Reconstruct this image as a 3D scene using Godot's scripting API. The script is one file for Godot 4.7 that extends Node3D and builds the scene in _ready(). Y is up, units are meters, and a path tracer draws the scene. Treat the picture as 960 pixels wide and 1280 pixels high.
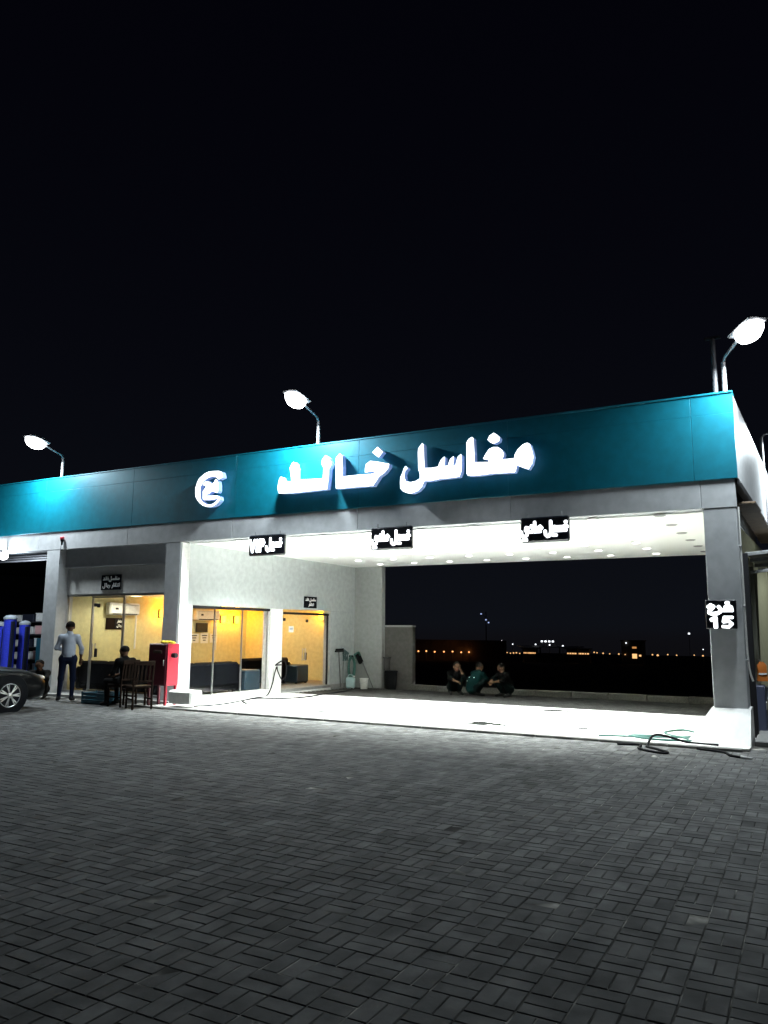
extends Node3D

# ---------------------------------------------------------------- mesh helper
class Shape:
	var v := PackedVector3Array()   # three per face, counter-clockwise seen from outside
	var c := PackedColorArray()
	var ink := Color.WHITE
	var colored := false

	func tri(p: Vector3, q: Vector3, r: Vector3) -> void:
		v.append(p); v.append(q); v.append(r)
		c.append(ink); c.append(ink); c.append(ink)

	func quad(p: Vector3, q: Vector3, r: Vector3, s: Vector3) -> Shape:
		tri(p, q, r); tri(p, r, s)
		return self

	func box(mid: Vector3, size: Vector3, bev := 0.0, turn := Basis()) -> Shape:
		var h := size * 0.5
		if bev <= 0.0:
			var k: Array[Vector3] = []
			for i in 8:
				k.append(mid + turn * Vector3(h.x if i & 1 else -h.x, h.y if i & 2 else -h.y, h.z if i & 4 else -h.z))
			quad(k[4], k[5], k[7], k[6]); quad(k[1], k[0], k[2], k[3])
			quad(k[5], k[1], k[3], k[7]); quad(k[0], k[4], k[6], k[2])
			quad(k[6], k[7], k[3], k[2]); quad(k[0], k[1], k[5], k[4])
			return self
		bev = minf(bev, minf(h.x, minf(h.y, h.z)) * 0.9)
		var g := h - Vector3(bev, bev, bev)
		# point on corner (sx,sy,sz) moved out along axis a
		var at := func(sx: int, sy: int, sz: int, a: int) -> Vector3:
			var p := Vector3(g.x * sx, g.y * sy, g.z * sz)
			p[a] = h[a] * [sx, sy, sz][a]
			return mid + turn * p
		for a in 3:
			var b := (a + 1) % 3
			var d := (a + 2) % 3
			for s in [-1, 1]:
				var q := []
				for w in [[-1, -1], [1, -1], [1, 1], [-1, 1]]:
					var g3 := [0, 0, 0]
					g3[a] = s; g3[b] = w[0]; g3[d] = w[1]
					q.append(at.call(g3[0], g3[1], g3[2], a))
				if s > 0: quad(q[0], q[1], q[2], q[3])
				else: quad(q[3], q[2], q[1], q[0])
			# edges running along axis a, between faces b and d
			for sb in [-1, 1]:
				for sd in [-1, 1]:
					var e := []
					for w in [[-1, b], [1, b], [1, d], [-1, d]]:
						var g3 := [0, 0, 0]
						g3[a] = w[0]; g3[b] = sb; g3[d] = sd
						e.append(at.call(g3[0], g3[1], g3[2], w[1]))
					if sb * sd > 0: quad(e[3], e[2], e[1], e[0])
					else: quad(e[0], e[1], e[2], e[3])
		for sx in [-1, 1]:
			for sy in [-1, 1]:
				for sz in [-1, 1]:
					var p: Vector3 = at.call(sx, sy, sz, 0)
					var q: Vector3 = at.call(sx, sy, sz, 1)
					var r: Vector3 = at.call(sx, sy, sz, 2)
					if sx * sy * sz > 0: tri(p, q, r)
					else: tri(p, r, q)
		return self

	func span(lo: Vector3, hi: Vector3, bev := 0.0) -> Shape:
		return box((lo + hi) * 0.5, (hi - lo).abs(), bev)

	func bar(p: Vector3, q: Vector3, w: float, d: float, bev := 0.0) -> Shape:
		var z := (q - p).normalized()
		var x := Vector3.UP.cross(z)
		if x.length() < 0.01: x = Vector3.RIGHT
		x = x.normalized()
		return box((p + q) * 0.5, Vector3(w, d, (q - p).length()), bev, Basis(x, z.cross(x), z))

	func rings(rows: Array, closed := true, caps := true) -> Shape:
		var n: int = rows[0].size()
		for i in rows.size() - 1:
			for j in (n if closed else n - 1):
				var k := (j + 1) % n
				quad(rows[i][j], rows[i][k], rows[i + 1][k], rows[i + 1][j])
		if caps and closed:
			for e in [0, rows.size() - 1]:
				var m := Vector3.ZERO
				for p in rows[e]: m += p
				m /= n
				for j in n:
					var k := (j + 1) % n
					if e == 0: tri(m, rows[e][k], rows[e][j])
					else: tri(m, rows[e][j], rows[e][k])
		return self

	func tube(pts: Array, r, sides := 8, caps := true) -> Shape:
		var rows := []
		var up := Vector3.UP
		var n := pts.size()
		for i in n:
			var t: Vector3 = (pts[mini(i + 1, n - 1)] - pts[maxi(i - 1, 0)]).normalized()
			if i == 0 and absf(t.dot(up)) > 0.95: up = Vector3.RIGHT
			var x := up.cross(t).normalized()
			up = t.cross(x).normalized()
			var rad: float = r[i] if r is Array else r
			var row := []
			for j in sides:
				var a := TAU * j / sides
				row.append(pts[i] + (x * cos(a) + up * sin(a)) * rad)
			rows.append(row)
		return rings(rows, true, caps)

	func lathe(at: Vector3, prof: Array, sides := 20, turn := Basis()) -> Shape:
		var rows := []
		for p in prof:
			var row := []
			for j in sides:
				var a := -TAU * j / sides
				row.append(at + turn * Vector3(cos(a) * maxf(p[0], 0.0005), p[1], sin(a) * maxf(p[0], 0.0005)))
			rows.append(row)
		return rings(rows)

	func ball(at: Vector3, r: Vector3, n := 10) -> Shape:
		var prof := []
		for i in n + 1:
			var a := PI * i / n - PI / 2
			prof.append([cos(a), sin(a)])
		return lathe(at, prof, n * 2, Basis.from_scale(r))

	func prism(poly: PackedVector2Array, z0: float, z1: float, front := true, sides := true, xf := Transform3D()) -> Shape:
		var area2 := 0.0
		for i in poly.size(): area2 += poly[i].cross(poly[(i + 1) % poly.size()])
		if area2 < 0.0:
			poly.reverse()
		var t := Geometry2D.triangulate_polygon(poly)
		var n := poly.size()
		var f := func(p: Vector2, z: float) -> Vector3: return xf * Vector3(p.x, p.y, z)
		for i in range(0, t.size(), 3):
			var p := poly[t[i]]
			var q := poly[t[i + 1]]
			var r := poly[t[i + 2]]
			if (q - p).cross(r - p) < 0.0:
				var w := q; q = r; r = w
			if front: tri(f.call(p, z1), f.call(q, z1), f.call(r, z1))
			if sides: tri(f.call(p, z0), f.call(r, z0), f.call(q, z0))
		if sides:
			for i in n:
				var p := poly[i]
				var q := poly[(i + 1) % n]
				quad(f.call(p, z0), f.call(q, z0), f.call(q, z1), f.call(p, z1))
		return self

	# a flat brush stroke of width w along 2D points, lying between z0 and z1
	func stroke(pts: Array, w: float, z0: float, z1: float, xf := Transform3D()) -> Shape:
		for i in pts.size() - 1:
			var p: Vector2 = pts[i]
			var q: Vector2 = pts[i + 1]
			var d := (q - p).normalized() * w * 0.5
			var s := Vector2(-d.y, d.x)
			prism(PackedVector2Array([p - d * 0.9 + s * 0.45, p - d * 0.9 - s * 0.45, p - d * 0.4 - s, q + d * 0.4 - s, q + d * 0.9 - s * 0.45, q + d * 0.9 + s * 0.45, q + d * 0.4 + s, p - d * 0.4 + s]), z0, z1 + 0.0004 * i, true, true, xf)
		return self

	func done(smooth := 0.0) -> ArrayMesh:
		var vv := PackedVector3Array()
		var nn := PackedVector3Array()
		var cc := PackedColorArray()
		var n := v.size()
		vv.resize(n); nn.resize(n); cc.resize(n)
		var faces := PackedVector3Array()
		faces.resize(n / 3)
		var near := {}
		for i in range(0, n, 3):
			var a := (v[i + 1] - v[i]).cross(v[i + 2] - v[i])
			faces[i / 3] = a
			if smooth > 0.0:
				for k in 3:
					var key := Vector3i((v[i + k] * 4000.0).round())
					if not near.has(key): near[key] = []
					near[key].append(i / 3)
		var lim := cos(deg_to_rad(smooth))
		for i in range(0, n, 3):
			var f := faces[i / 3].normalized()
			for k in 3:
				var at: int = i + [0, 2, 1][k]
				var m := f
				if smooth > 0.0:
					m = Vector3.ZERO
					for o in near[Vector3i((v[at] * 4000.0).round())]:
						if faces[o].normalized().dot(f) > lim: m += faces[o]
					m = m.normalized() if m.length() > 0.0 else f
				vv[i + k] = v[at]; nn[i + k] = m; cc[i + k] = c[at]
		var arr := []
		arr.resize(Mesh.ARRAY_MAX)
		arr[Mesh.ARRAY_VERTEX] = vv
		arr[Mesh.ARRAY_NORMAL] = nn
		if colored: arr[Mesh.ARRAY_COLOR] = cc
		var mesh := ArrayMesh.new()
		mesh.add_surface_from_arrays(Mesh.PRIMITIVE_TRIANGLES, arr)
		return mesh


# ---------------------------------------------------------------- scene helpers
var taken := {}
var M := {}
var rng := RandomNumberGenerator.new()

func numbered(parent: Node, called: String) -> String:
	var key := "%d/%s" % [parent.get_instance_id(), called]
	taken[key] = taken.get(key, -1) + 1
	return called if taken[key] == 0 else "%s_%03d" % [called, taken[key]]

func tag(o: Node3D, label := "", category := "", group := "", kind := "") -> void:
	if label: o.set_meta("label", label)
	if category: o.set_meta("category", category)
	if group: o.set_meta("group", group)
	if kind: o.set_meta("kind", kind)

func thing(called: String, label: String, category: String, at := Vector3.ZERO, turn := 0.0, group := "") -> Node3D:
	var o := Node3D.new()
	o.name = numbered(self, called)
	add_child(o)
	o.position = at
	o.rotation.y = turn
	tag(o, label, category, group)
	return o

func piece(parent: Node3D, called: String, what, m: Material, smooth := 0.0, at := Vector3.ZERO, turn := 0.0) -> MeshInstance3D:
	var o := MeshInstance3D.new()
	o.mesh = what.done(smooth) if what is Shape else what
	o.material_override = m
	o.name = numbered(parent, called)
	o.position = at
	o.rotation.y = turn
	parent.add_child(o)
	return o

func structure(called: String, what, m: Material, smooth := 0.0) -> MeshInstance3D:
	var o := piece(self, called, what, m, smooth)
	o.set_meta("kind", "structure")
	return o

func copy(o: Node3D, called: String, label: String, at: Vector3, turn := 0.0) -> Node3D:
	var d: Node3D = o.duplicate()
	d.name = numbered(self, called)
	add_child(d)
	d.position = at
	d.rotation.y = turn
	d.set_meta("label", label)
	return d

func S() -> Shape: return Shape.new()
func V(x: float, y: float, z: float) -> Vector3: return Vector3(x, y, z)
func lin(r: float, g: float, b: float) -> Color: return Color(r, g, b).linear_to_srgb()

func noise_tex(freq: float, lo: float, hi: float, octaves := 4, kind := FastNoiseLite.TYPE_SIMPLEX_SMOOTH, number := 1, mid := -1.0) -> NoiseTexture2D:
	var n := FastNoiseLite.new()
	n.seed = number
	n.noise_type = kind
	n.frequency = freq
	n.fractal_octaves = octaves
	var t := NoiseTexture2D.new()
	t.width = 512; t.height = 512
	t.seamless = true
	t.noise = n
	var g := Gradient.new()
	g.set_color(0, Color(lo, lo, lo)); g.set_color(1, Color(hi, hi, hi))
	if mid >= 0.0: g.add_point(0.5, Color(mid, mid, mid))
	t.color_ramp = g
	return t

func mat(color: Color, rough: float, metal := 0.0, tex: Texture2D = null, scale := 1.0, bump: Texture2D = null, bump_scale := 0.3, bump_size := 1.0) -> StandardMaterial3D:
	var m := StandardMaterial3D.new()
	m.albedo_color = color
	m.roughness = rough
	m.metallic = metal
	if tex or bump:
		m.uv1_triplanar = true
		m.uv1_world_triplanar = true
		m.uv1_scale = Vector3.ONE * scale
	if tex: m.albedo_texture = tex
	if bump:
		m.heightmap_enabled = true
		m.heightmap_texture = bump
		m.heightmap_scale = bump_scale
	return m

func glow(color: Color, energy: float) -> StandardMaterial3D:
	var m := StandardMaterial3D.new()
	m.albedo_color = color
	m.emission_enabled = true
	m.emission = color
	m.emission_energy_multiplier = energy
	return m

func glass(tint: Color, alpha: float) -> StandardMaterial3D:
	var m := StandardMaterial3D.new()
	m.albedo_color = Color(tint.r, tint.g, tint.b, alpha)
	m.transparency = BaseMaterial3D.TRANSPARENCY_ALPHA
	m.roughness = 0.02
	return m

func spot(parent: Node3D, at: Vector3, towards: Vector3, energy: float, angle: float, soft: float, size := 0.05, color := Color.WHITE) -> void:
	var l := SpotLight3D.new()
	l.name = numbered(parent, "lamp_light")
	parent.add_child(l)
	l.position = at
	var z := -towards.normalized()
	var x := Vector3.FORWARD.cross(z) if absf(z.y) > 0.9 else Vector3.UP.cross(z)
	x = x.normalized()
	l.basis = Basis(x, z.cross(x), z)
	l.light_energy = energy; l.light_color = color; l.light_size = size
	l.spot_angle = angle; l.spot_angle_attenuation = soft; l.spot_range = 60.0; l.spot_attenuation = 2.0
	l.shadow_enabled = true

func omni(parent: Node3D, at: Vector3, energy: float, size := 0.05, color := Color.WHITE) -> void:
	var l := OmniLight3D.new()
	l.name = numbered(parent, "lamp_light")
	parent.add_child(l)
	l.position = at
	l.light_energy = energy; l.light_color = color; l.light_size = size
	l.omni_range = 60.0; l.omni_attenuation = 2.0
	l.shadow_enabled = true

func area(parent: Node3D, at: Vector3, turn: Basis, size: Vector2, energy: float, color := Color.WHITE) -> void:
	var l := AreaLight3D.new()
	l.name = numbered(parent, "lamp_light")
	parent.add_child(l)
	l.transform = Transform3D(turn, at)
	l.area_size = size
	l.light_energy = energy; l.light_color = color
	l.area_range = 60.0; l.area_attenuation = 2.0
	l.shadow_enabled = true

func smooth_path(pts: Array, n := 6) -> Array:
	var cv := Curve3D.new()
	for i in pts.size():
		var t: Vector3 = (pts[mini(i + 1, pts.size() - 1)] - pts[maxi(i - 1, 0)]) / 6.0
		cv.add_point(pts[i], -t, t)
	var out := []
	for i in pts.size() - 1:
		for k in n: out.append(cv.sample(i, float(k) / n))
	out.append(pts[-1])
	return out

func poly(a: Array, off := Vector2.ZERO) -> PackedVector2Array:
	var p := PackedVector2Array()
	for i in range(0, a.size(), 2): p.append(Vector2(a[i], a[i + 1]) - off)
	return p

# ---------------------------------------------------------------- bodies: a smooth field meshed as surface nets
# bones: [from, to, radius, radius, colour]
func body_net(s: Shape, bones: Array, cell: float, k: float) -> void:
	var lo := Vector3.INF
	var hi := -Vector3.INF
	for b in bones:
		var r := maxf(b[2], b[3]) + cell * 3.0
		for p in [b[0], b[1]]:
			lo = lo.min(p - Vector3(r, r, r)); hi = hi.max(p + Vector3(r, r, r))
	var dim := Vector3i(((hi - lo) / cell).ceil()) + Vector3i.ONE
	var sy := dim.x
	var sz := dim.x * dim.y
	var f := PackedFloat32Array()
	f.resize(sz * dim.z); f.fill(1.0)
	var who := PackedInt32Array()
	who.resize(sz * dim.z)
	var bd := PackedFloat32Array()
	bd.resize(sz * dim.z); bd.fill(9.0)
	for bi in bones.size():
		var b: Array = bones[bi]
		var a: Vector3 = b[0]
		var d: Vector3 = b[1] - a
		var dd := maxf(d.length_squared(), 1e-9)
		var r := maxf(b[2], b[3]) + k + cell * 2.0
		var p0 := Vector3i(((a.min(b[1]) - Vector3(r, r, r) - lo) / cell).floor()).clamp(Vector3i.ZERO, dim - Vector3i.ONE)
		var p1 := Vector3i(((a.max(b[1]) + Vector3(r, r, r) - lo) / cell).ceil()).clamp(Vector3i.ZERO, dim - Vector3i.ONE)
		for z in range(p0.z, p1.z + 1):
			for y in range(p0.y, p1.y + 1):
				var at := z * sz + y * sy
				for x in range(p0.x, p1.x + 1):
					var p := lo + Vector3(x, y, z) * cell - a
					var t := clampf(p.dot(d) / dd, 0.0, 1.0)
					var g := (p - d * t).length() - lerpf(b[2], b[3], t)
					var o := f[at + x]
					var h := maxf(k - absf(g - o), 0.0) / k
					f[at + x] = minf(g, o) - h * h * k * 0.25
					if g < bd[at + x]:
						bd[at + x] = g
						who[at + x] = bi
	var ids := PackedInt32Array()
	ids.resize(f.size()); ids.fill(-1)
	var verts := []
	var inks := []
	var off := [0, 1, sy, sy + 1, sz, sz + 1, sz + sy, sz + sy + 1]
	for z in dim.z - 1:
		for y in dim.y - 1:
			for x in dim.x - 1:
				var at := z * sz + y * sy + x
				var neg := 0
				for o in off:
					if f[at + o] < 0.0: neg += 1
				if neg == 0 or neg == 8: continue
				var m := Vector3.ZERO
				var n := 0
				for e in [[0, 1], [2, 3], [4, 5], [6, 7], [0, 2], [1, 3], [4, 6], [5, 7], [0, 4], [1, 5], [2, 6], [3, 7]]:
					var u: float = f[at + off[e[0]]]
					var w: float = f[at + off[e[1]]]
					if (u < 0.0) == (w < 0.0): continue
					var t := u / (u - w)
					var pa := Vector3(e[0] & 1, (e[0] >> 1) & 1, e[0] >> 2)
					var pb := Vector3(e[1] & 1, (e[1] >> 1) & 1, e[1] >> 2)
					m += pa.lerp(pb, t); n += 1
				ids[at] = verts.size()
				verts.append(lo + (Vector3(x, y, z) + m / n) * cell)
				inks.append(bones[who[at]][4])
	var steps := [1, sy, sz]
	for z in range(1, dim.z - 1):
		for y in range(1, dim.y - 1):
			for x in range(1, dim.x - 1):
				var at := z * sz + y * sy + x
				for a in 3:
					var u := f[at]
					var w: float = f[at + steps[a]]
					if (u < 0.0) == (w < 0.0): continue
					var b: int = steps[(a + 1) % 3]
					var c: int = steps[(a + 2) % 3]
					var q := [ids[at - b - c], ids[at - c], ids[at], ids[at - b]]
					if q.min() < 0: continue
					if u >= 0.0: q.reverse()
					s.ink = inks[q[2]]
					s.quad(verts[q[0]], verts[q[1]], verts[q[2]], verts[q[3]])

func hand_bones(at: Vector3, palm: Vector3, side: Vector3, skin: Color, out: Array) -> void:
	# at: wrist; palm: direction of the fingers; side: towards the thumb
	var down := palm.cross(side).normalized()
	var root := at + palm * 0.085
	out.append([at, root, 0.026, 0.03, skin])
	for i in 4:
		var base := root + side * (0.027 - 0.018 * i) + palm * 0.01
		var len_: float = [0.072, 0.08, 0.075, 0.058][i]
		var k1 := base + palm * len_ * 0.5 + down * 0.012
		var k2 := k1 + palm * len_ * 0.3 + down * len_ * 0.35
		out.append([base, k1, 0.0095, 0.0085, skin])
		out.append([k1, k2, 0.0085, 0.007, skin])
	var tb := at + palm * 0.03 + side * 0.028
	var tm := tb + (palm + side * 0.8).normalized() * 0.04
	out.append([tb, tm, 0.012, 0.01, skin])
	out.append([tm, tm + (palm * 1.2 + side * 0.2).normalized() * 0.032, 0.01, 0.008, skin])

# j: joints by name; s: which of them are skin
func person(called: String, label: String, at: Vector3, turn: float, j: Dictionary, top: Color, low: Color, group := "", bulk := 1.0) -> Node3D:
	var o := thing(called, label, "person", at, turn, group)
	var skin := Color(0.1, 0.055, 0.036)
	var shoe := Color(0.03, 0.03, 0.03)
	var b := []
	b.append([j.pelvis, j.waist, 0.13 * bulk, 0.12 * bulk, top])
	b.append([j.waist, j.chest, 0.12 * bulk, 0.135 * bulk, top])
	b.append([j.chest, j.neck, 0.11 * bulk, 0.055, top])
	b.append([j.sl, j.sr, 0.07, 0.07, top])
	b.append([j.hl, j.hr, 0.1, 0.1, low])
	for e in ["l", "r"]:
		b.append([j["s" + e], j["e" + e], 0.06, 0.048, top])
		b.append([j["e" + e], j["e" + e].lerp(j["w" + e], 0.45), 0.046, 0.04, top])
		b.append([j["e" + e].lerp(j["w" + e], 0.4), j["w" + e], 0.038, 0.027, skin])
		b.append([j["h" + e], j["k" + e], 0.088, 0.062, low])
		b.append([j["k" + e], j["a" + e], 0.06, 0.042, low])
		b.append([j["a" + e] + V(0, -0.03, -0.03), j["t" + e], 0.042, 0.032, shoe])
	b.append([j.neck, j.head + V(0, -0.06, 0), 0.05, 0.05, skin])
	var s := S()
	s.colored = true
	body_net(s, b, 0.02, 0.045)
	# head with a grid of its own
	var f: Vector3 = j.face
	var r := Vector3.UP.cross(f).normalized()
	var u := f.cross(r).normalized()
	var h: Vector3 = j.head
	var hb := [
		[h + u * 0.035 - f * 0.02, h + u * 0.025 + f * 0.02, 0.088, 0.08, skin],
		[h - u * 0.03 + f * 0.01, h - u * 0.075 + f * 0.035, 0.07, 0.046, skin],
		[h - u * 0.1 - f * 0.02, h - u * 0.03 - f * 0.02, 0.05, 0.055, skin],
		[h + u * 0.02 + f * 0.09, h - u * 0.025 + f * 0.108, 0.011, 0.016, skin],
		[h + u * 0.03 + f * 0.085 - r * 0.035, h + u * 0.03 + f * 0.085 + r * 0.035, 0.014, 0.014, skin],
		[h - u * 0.058 + f * 0.075 - r * 0.02, h - u * 0.058 + f * 0.075 + r * 0.02, 0.012, 0.012, Color(0.16, 0.06, 0.05)],
		[h - r * 0.085 + u * 0.015, h - r * 0.085 - u * 0.03, 0.016, 0.011, skin],
		[h + r * 0.085 + u * 0.015, h + r * 0.085 - u * 0.03, 0.016, 0.011, skin],
	]
	for e in [-1.0, 1.0]:
		hb.append([h + u * 0.005 + f * 0.078 + r * 0.033 * e, h + u * 0.005 + f * 0.082 + r * 0.033 * e, 0.012, 0.01, Color(0.05, 0.04, 0.035)])
	body_net(s, hb, 0.008, 0.02)
	for e in ["l", "r"]:
		var hand := []
		var p: Vector3 = (j["w" + e] - j["e" + e]).normalized()
		if j.has("p" + e): p = j["p" + e].normalized()
		var sd := Vector3.UP.cross(p) * (1.0 if e == "r" else -1.0)
		sd = (sd - p * sd.dot(p)).normalized() if sd.length() > 0.1 else Vector3.FORWARD
		hand_bones(j["w" + e], p, sd, skin, hand)
		body_net(s, hand, 0.0045, 0.008)
	piece(o, "body", s, M.cloth, 60.0)
	var hair := S()
	hair.ball(h + u * 0.045 - f * 0.018, Vector3(0.097, 0.085, 0.1), 9)
	piece(o, "hair", hair, M.hair, 60.0)
	return o

func squat(lean := 0.0, look := Vector3(0, -0.1, 1), hand_up := false) -> Dictionary:
	var j := {
		"pelvis": V(0, 0.2, -0.14), "waist": V(0, 0.34, -0.12), "chest": V(0, 0.5, -0.03 + lean), "neck": V(0, 0.63, 0.02 + lean), "head": V(0, 0.745, 0.06 + lean), "face": look.normalized(),
		"sl": V(-0.17, 0.57, 0.0 + lean), "sr": V(0.17, 0.57, 0.0 + lean), "el": V(-0.22, 0.44, 0.2), "er": V(0.22, 0.44, 0.2), "wl": V(-0.09, 0.38, 0.36), "wr": V(0.08, 0.4, 0.36),
		"hl": V(-0.1, 0.2, -0.12), "hr": V(0.1, 0.2, -0.12), "kl": V(-0.18, 0.44, 0.2), "kr": V(0.18, 0.44, 0.2), "al": V(-0.13, 0.1, -0.05), "ar": V(0.13, 0.1, -0.05),
		"tl": V(-0.16, 0.035, 0.14), "tr": V(0.16, 0.035, 0.14)}
	if hand_up:
		j.er = V(0.2, 0.47, 0.19)
		j.wr = V(0.1, 0.63, 0.16 + lean)
		j["pr"] = V(-0.35, 1, -0.25)
	return j
const LETTERS := {
	"dal": [-9.3, 4.34, -9.33, 4.46, -9.31, 4.58, -9.29, 4.66, -9.24, 4.7, -9.2, 4.67, -9.18, 4.6, -8.99, 4.58, -9.01, 4.73, -9.04, 4.85, -9, 4.93, -8.94, 4.98, -8.88, 4.93, -8.85, 4.83, -8.84, 4.6, -8.23, 4.57, -8.22, 4.77, -8.27, 4.86, -8.25, 4.96, -8.17, 5.04, -8.09, 4.97, -8.02, 4.86, -8.04, 4.79, -8.08, 4.74, -8.08, 4.62, -8.1, 4.44, -8.12, 4.33, -8.95, 4.32],
	"kha": [-7.92, 4.32, -7.93, 4.56, -7.94, 4.82, -7.93, 4.96, -7.84, 5.04, -7.78, 4.99, -7.76, 4.75, -7.76, 4.57, -7.36, 4.57, -7.13, 4.56, -7.04, 4.58, -7.14, 4.6, -7.27, 4.58, -7.27, 4.67, -7.25, 4.76, -7.15, 4.82, -6.96, 4.78, -6.73, 4.72, -6.74, 4.64, -6.84, 4.54, -6.95, 4.48, -7.01, 4.4, -7.08, 4.31, -7.54, 4.32],
	"dot1": [-7.12, 4.97, -6.99, 5.08, -6.86, 4.96, -6.97, 4.85],
	"seen": [-6.5, 4.21, -6.51, 4.33, -6.5, 4.44, -6.46, 4.52, -6.43, 4.6, -6.39, 4.65, -6.34, 4.6, -6.35, 4.57, -6.39, 4.54, -6.41, 4.48, -6.4, 4.4, -6.37, 4.35, -6.28, 4.33, -6.18, 4.34, -6.1, 4.38, -6.1, 4.46, -6.13, 4.54, -6.14, 4.87, -6.13, 4.95, -6.08, 5.01, -6.04, 5.05, -6.01, 5.01, -6, 4.76, -5.99, 4.57, -5.85, 4.56, -5.72, 4.57, -5.71, 4.62, -5.67, 4.69, -5.61, 4.74, -5.58, 4.74, -5.58, 4.65, -5.59, 4.57, -5.53, 4.57, -5.52, 4.61, -5.49, 4.68, -5.41, 4.74, -5.4, 4.67, -5.42, 4.56, -5.38, 4.57, -5.37, 4.62, -5.34, 4.71, -5.27, 4.76, -5.25, 4.73, -5.25, 4.53, -5.26, 4.42, -5.3, 4.33, -5.47, 4.32, -5.7, 4.32, -5.89, 4.3, -6, 4.31, -6.04, 4.22, -6.13, 4.14, -6.25, 4.1, -6.35, 4.11, -6.44, 4.15],
	"meem": [-5.14, 4.33, -5.17, 4.37, -5.17, 4.95, -5.12, 5.02, -5.05, 5.05, -5.02, 5.02, -5.01, 4.85, -5, 4.58, -4.75, 4.56, -4.75, 4.58, -4.86, 4.61, -4.81, 4.7, -4.74, 4.79, -4.66, 4.82, -4.56, 4.81, -4.49, 4.75, -4.45, 4.67, -4.47, 4.6, -4.49, 4.58, -4.28, 4.58, -4.27, 4.64, -4.21, 4.73, -4.11, 4.81, -4.03, 4.83, -3.98, 4.8, -3.94, 4.67, -3.92, 4.56, -3.95, 4.44, -4.02, 4.34, -4.12, 4.38, -4.22, 4.43, -4.24, 4.35, -4.27, 4.31, -4.5, 4.32, -4.63, 4.33, -4.89, 4.32, -5.03, 4.32],
	"dot2": [-4.77, 4.95, -4.73, 5.03, -4.64, 5.08, -4.57, 5.03, -4.52, 4.97, -4.54, 4.9, -4.64, 4.86, -4.71, 4.89],
	"ring": [-10.89, 4.98, -10.81, 4.95, -10.78, 4.87, -10.76, 4.8, -10.9, 4.76, -10.97, 4.82, -11.07, 4.84, -11.17, 4.83, -11.26, 4.79, -11.34, 4.72, -11.38, 4.66, -11.39, 4.57, -11.38, 4.46, -11.36, 4.38, -11.28, 4.31, -11.21, 4.28, -11.12, 4.26, -11.03, 4.27, -10.95, 4.31, -10.92, 4.34, -10.87, 4.44, -10.83, 4.4, -10.82, 4.33, -10.86, 4.28, -10.94, 4.22, -11.05, 4.18, -11.18, 4.18, -11.31, 4.22, -11.41, 4.29, -11.48, 4.36, -11.53, 4.43, -11.55, 4.53, -11.55, 4.66, -11.52, 4.71, -11.51, 4.77, -11.45, 4.86, -11.37, 4.91, -11.28, 4.96, -11.18, 4.99, -11.05, 4.99],
	"two": [-11.26, 4.78, -11.13, 4.76, -11.08, 4.7, -11.03, 4.74, -10.98, 4.82, -10.91, 4.76, -10.88, 4.65, -10.88, 4.53, -10.92, 4.47, -10.97, 4.48, -11.06, 4.52, -11.1, 4.5, -11.14, 4.47, -11.21, 4.46, -10.87, 4.44, -10.91, 4.36, -10.94, 4.34, -11.1, 4.33, -11.28, 4.34, -11.33, 4.38, -11.34, 4.56, -11.27, 4.63, -11.26, 4.66, -11.37, 4.68, -11.33, 4.72],
}

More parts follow.
